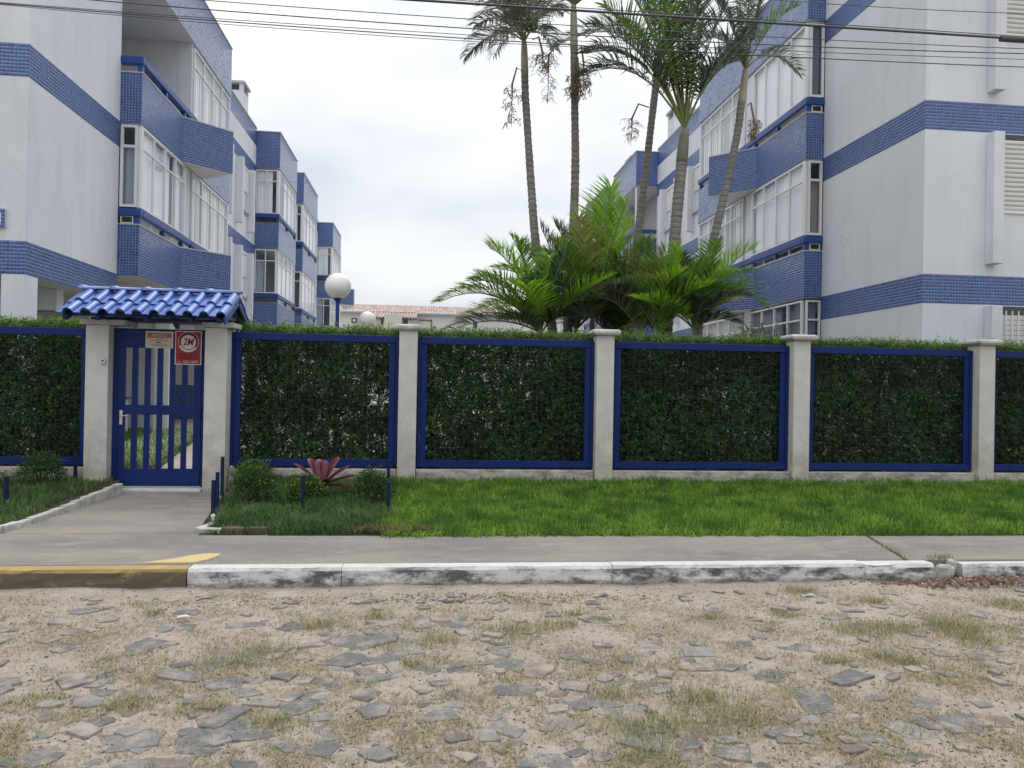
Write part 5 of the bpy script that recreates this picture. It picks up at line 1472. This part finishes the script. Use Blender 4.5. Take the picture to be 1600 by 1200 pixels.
# the rest of the stones, and chips of slate, as loose stuff of the road
VV = []; FF = []
def put(vs, fs, x, y, z, rz, tilt, sc, store):
    c, s_ = math.cos(rz), math.sin(rz); o = len(store[0])
    for a, b, d in vs: store[0].append((x + (a * c - b * s_) * sc, y + (a * s_ + b * c) * sc, z + d + (a * tilt[0] + b * tilt[1]) * sc))
    store[1].extend([tuple(i + o for i in f) for f in fs])
store = ([], [])
k = 0; tries = 0
while k < 3000 and tries < 42000:
    tries += 1
    x = random.uniform(-9, 11); y = random.uniform(-5, 5.6)
    inview = 2.6 < y < 5.35 and abs(x - y * .11) < .72 * y + .3
    w = random.uniform(.12, .26) if not inview else random.uniform(.06, .19)
    if y > 5.2: w = random.uniform(.05, .12)
    if not try_place(x, y, w): continue
    vs, fs = paver(w, w * random.uniform(.6, .95), random.uniform(.006, .02), k + 900); put(vs, fs, x, y, float(road_z(x, y)) - .006, random.uniform(0, 6.28), (random.gauss(0, .05), random.gauss(0, .05)), 1, store); k += 1
M['slatemix'] = island('slate_chips', [(0, (.11, .11, .11)), (.4, (.165, .163, .16)), (.8, (.215, .212, .208)), (1, (.21, .17, .15))], .92, .12, big=(9.0, (.37, .315, .265), .8))
mb = MB(); mb.v, mb.f = store; o = mb.build('paving_stones', M['slatemix'], road); o['kind'] = 'stuff'; o.matrix_parent_inverse = Matrix.Identity(4)
store = ([], [])
gv = [paver(.02, .015, .006, 60 + i) for i in range(12)]
for i in range(7200):
    if i < 5000: y = 2.7 + 3.1 * random.random() ** 1.3; x = random.uniform(-.72 * y - .3, .72 * y + .3) + y * .11
    elif i < 6200: x = random.gauss(.35, .75); y = random.gauss(5.45, .07)
    else: x = random.gauss(1.8, 1.6); y = 2.8 + abs(random.gauss(0, .5))
    if y > 5.83: continue
    vs, fs = gv[i % 12]; put(vs, fs, x, y, float(road_z(x, y)) - .001, random.uniform(0, 6.28), (random.gauss(0, .2), random.gauss(0, .2)), random.uniform(.35, 1.3), store)
M['gravel'] = island('gravel_bits', [(0, (.10, .10, .10)), (.4, (.22, .21, .20)), (.8, (.36, .33, .29)), (.97, (.45, .42, .38)), (1, (.7, .7, .68))], .9, .2)
mb = MB(); mb.v, mb.f = store; tag(mb.build('gravel', M['gravel']), kind='stuff')
# crushed red brick by the broken kerb
store = ([], [])
for i in range(1900):
    x = 4.45 + random.gauss(0, .35) if random.random() < .8 else 3.9 + random.gauss(0, .3); y = 5.74 - abs(random.gauss(0, .09)) + .06
    if y > 5.88: continue
    vs, fs = gv[i % 12]; sc = random.choice((.5, .7, .9, 1.2, 1.5, 2.3)) * random.uniform(.7, 1.1); put([(a, b, (c if c > 0 else -.01) * 1.3 * sc) for a, b, c in vs], fs, x, y, .003 + max(0, .035 - abs(x - 4.5) * .05), random.uniform(0, 6.28), (random.gauss(0, .25), random.gauss(0, .25)), sc, store)
M['rubble'] = island('crushed_brick', [(0, (.27, .18, .145)), (.35, (.38, .25, .20)), (.6, (.43, .33, .27)), (.8, (.40, .335, .28)), (1, (.50, .46, .42))], .95, .1)
mb = MB(); mb.v, mb.f = store; tag(mb.build('rubble', M['rubble']), kind='stuff')

# dry and green grass on the road
M['dry'] = island('dry_grass_blade', [(0, (.26, .20, .12)), (.5, (.40, .33, .21)), (.80, (.49, .42, .29)), (.90, (.22, .24, .11)), (1, (.14, .20, .07))], .8, .15, .2)
M['tuft'] = island('tuft_blade', [(0, (.14, .18, .07)), (.35, (.24, .27, .11)), (.6, (.36, .33, .17)), (1, (.50, .42, .26))], .6, .25, .25)
n = 230000; y = 2.6 + 3.0 * rng.beta(1.0, 1.35, n); x = rng.uniform(-1, 1, n) * (.72 * y + .4) + y * .11
dn = wob(x, y, 1.9, 2) * .6 + wob(x, y, 4.3, 7) * .5
k = dn + rng.normal(0, .3, n) > .0; x, y = x[k], y[k]
st_ = np.array(placed)
gx = np.floor(x / .1).astype(int); keep = np.ones(len(x), bool)
for (a, b, c) in placed:
    if c > .1: keep &= ((x - a) ** 2 + ((y - b) * 1.15) ** 2 > (c * .42) ** 2) | (rng.random(len(x)) < .22)
x, y = x[keep], y[keep]; n = len(x)
blades('dry_grass', np.stack([x, y], 1), road_z(x, y) - .002, rng.uniform(.008, .032, n), rng.uniform(.002, .0038, n), rng.uniform(.012, .05, n), M['dry'], droop=.8)
X_ = []; Yl = []; Hh = []
tu = [(P(px, py, Z=0), s_) for px, py, s_ in ((1250, 925, 1.0), (1360, 940, .8), (1300, 1035, .8), (1380, 1030, .7), (1420, 1035, .8), (645, 1040, .8), (1050, 1135, 1.5), (1150, 1125, 1.4), (1015, 1185, 1.3), (420, 1020, 1.2), (350, 1040, 1.3), (870, 978, 1.2), (800, 985, 1.2), (1230, 962, .7), (1570, 945, 1.2), (1485, 978, 1.6), (1340, 985, 1.6), (1400, 982, 1.3), (1505, 985, 1.2), (200, 1100, .8), (590, 965, .7), (690, 1000, 1.0), (500, 980, 1.0), (1110, 967, .6), (960, 1085, 1.0), (1085, 1090, 1.4), (1430, 908, .4), (430, 1135, 1.0), (1520, 1000, 1.2), (1000, 1140, 1.4), (310, 1110, .8), (240, 960, .5), (900, 960, .8))]
for c, s_ in tu:
    m_ = int(260 * s_); X_.append(rng.normal(c.x, .075 * s_, m_)); Yl.append(rng.normal(c.y, .055 * s_, m_)); Hh.append(rng.uniform(.02, .085, m_) * (.6 + .3 * s_))
for i in range(300):
    y_ = 2.7 + 2.9 * random.random(); x_ = random.uniform(-1, 1) * (.72 * y_ + .3) + y_ * .11; m_ = random.randrange(12, 90)
    X_.append(rng.normal(x_, .05, m_)); Yl.append(rng.normal(y_, .04, m_)); Hh.append(rng.uniform(.012, .04, m_))
X_ = np.concatenate(X_); Yl = np.concatenate(Yl); Hh = np.concatenate(Hh); k = Yl < 5.83; X_, Yl, Hh = X_[k], Yl[k], Hh[k]
blades('weeds', np.stack([X_, Yl], 1), road_z(X_, Yl) - .003, Hh, rng.uniform(.002, .0045, len(X_)), Hh * rng.uniform(.3, 1.2, len(X_)), M['tuft'])
# weeds in the pavement crack and at the kerb
f = rng.random(110) ** 1.6; x = 3.97 + .26 * f + rng.normal(0, .012, 110); y = 6.0 + 1.0 * f
x = np.concatenate([x, rng.normal(4.30, .07, 160)]); y = np.concatenate([y, rng.normal(6.03, .03, 160)])
blades('weeds', np.stack([x, y], 1), np.full(len(x), .125), rng.uniform(.03, .07, len(x)), rng.uniform(.003, .005, len(x)), rng.uniform(.01, .04, len(x)), M['tuft'])
# small litter and twigs
M['twig'] = plain('dark_twig', (.06, .05, .04), .9)
tw = thing('twig', 'thin dark twig lying on the sand near the yellow kerb end', 'twig', P(316, 938, Z=.01))
mb = MB(); a, b = P(306, 939, Z=.012), P(330, 935, Z=.02); mb.tube([a, (a + b) / 2 + V3((0, 0, .008)), b], .004, 5); mb.build('stick', M['twig'], tw)
c = P(1262, 931, Z=.012); mb = MB(); mb.add([c + V3(v) for v in ((-.05, -.02, 0), (.0, -.03, .012), (.055, -.005, .004), (.05, .025, .015), (-.01, .02, .004), (-.045, .015, .012))], [(0, 1, 4, 5), (1, 2, 3, 4)])
o = mb.build('plastic_scrap', plain('blue_grey_plastic', (.36, .40, .46), .3, .1, 20)); tag(o, 'crumpled pale blue plastic scrap on the sand below the white kerb', 'litter')
sm = o.modifiers.new('thick', 'SOLIDIFY'); sm.thickness = .002
c = P(287, 964, Z=.012); mb = MB(); mb.add([c + V3(v) for v in ((-.04, -.01, 0), (.01, -.015, .008), (.045, .0, .002), (.01, .014, .012), (-.035, .012, .006))], [(0, 1, 3, 4), (1, 2, 3)])
o = mb.build('paper_scrap', M['signwhite']); tag(o, 'white paper scrap on the sand in front of the yellow kerb end', 'litter')
sm = o.modifiers.new('thick', 'SOLIDIFY'); sm.thickness = .002

# ------------------------------------------------------------------ overhead cables
M['cable'] = plain('black_cable', (.06, .06, .075), .6, .1, 4)
cab = [([(330, 1), (725, 30), (1000, 45), (1250, 61), (1600, 76)], .007, 'uppermost thin cable crossing above the fruiting palm'),
       ([(150, 0), (350, 17), (725, 46), (1000, 58), (1240, 72), (1600, 84)], .009, 'thin black cable just under the uppermost one'),
       ([(0, 2.5), (195, 20), (350, 31), (725, 54), (1000, 68), (1240, 80), (1600, 93)], .006, 'middle one of the thin cables below the thick bundle'),
       ([(0, 4), (195, 23), (350, 34), (725, 60), (1000, 75), (1240, 90), (1600, 105)], .009, 'lowest cable of the overhead group'),
       ([(0, 7), (350, 38), (725, 64), (1000, 78), (1180, 86)], .0055, 'faint cable running close to the lowest one'),
       ([(640, 0), (900, 15), (1240, 39), (1600, 61)], .022, 'thick black cable bundle with a splice sleeve'),
       ([(640, -4), (1000, 17), (1300, 39), (1600, 57)], .008, 'thin cable lashed close along the thick bundle'),
       ([(1160, -4), (1240, 2), (1330, 8), (1440, 15), (1600, 21)], .007, 'thin cable at the top right above the thick bundle')]
for i, (pts, r, lab) in enumerate(cab):
    Y = 8.0 + .10 * i
    w = [P(x, y, Y=Y) for x, y in pts]; cx = np.polyfit([p.x for p in w], [p.z for p in w], 2)
    xs_ = np.linspace(w[0].x - (7 if pts[0][0] < 600 else 5), w[-1].x + 6, 40) if i != 4 else np.linspace(w[0].x - 7, w[-1].x, 40)
    t = thing('power_cable', lab, 'cable', (float(xs_[20]), Y, float(np.polyval(cx, xs_[20]))), 'overhead cables across the street')
    mb = MB(); mb.tube([(x_, Y, np.polyval(cx, x_)) for x_ in xs_], r * .62, 6); mb.build('cable', M['cable'], t, smooth=True)
    if i == 5:
        a = P(1563, 59.5, Y=Y - .0); mb = MB(); mb.tube([(a.x, Y, float(np.polyval(cx, a.x)) - .012), (a.x + .7, Y, float(np.polyval(cx, a.x + .7)) - .012)], .034, 10); mb.build('splice_sleeve', M['cable'], t)

# lettering becomes plain mesh
dg = bpy.context.evaluated_depsgraph_get(); dg.update()
for o in TEXTS:
    me = bpy.data.meshes.new_from_object(o.evaluated_get(dg)); q = bpy.data.objects.new('lettering', me); COL.objects.link(q)
    q.parent = o.parent; q.matrix_parent_inverse = o.matrix_parent_inverse.copy(); q.matrix_basis = o.matrix_basis.copy()
    c = o.data; bpy.data.objects.remove(o); bpy.data.curves.remove(c)
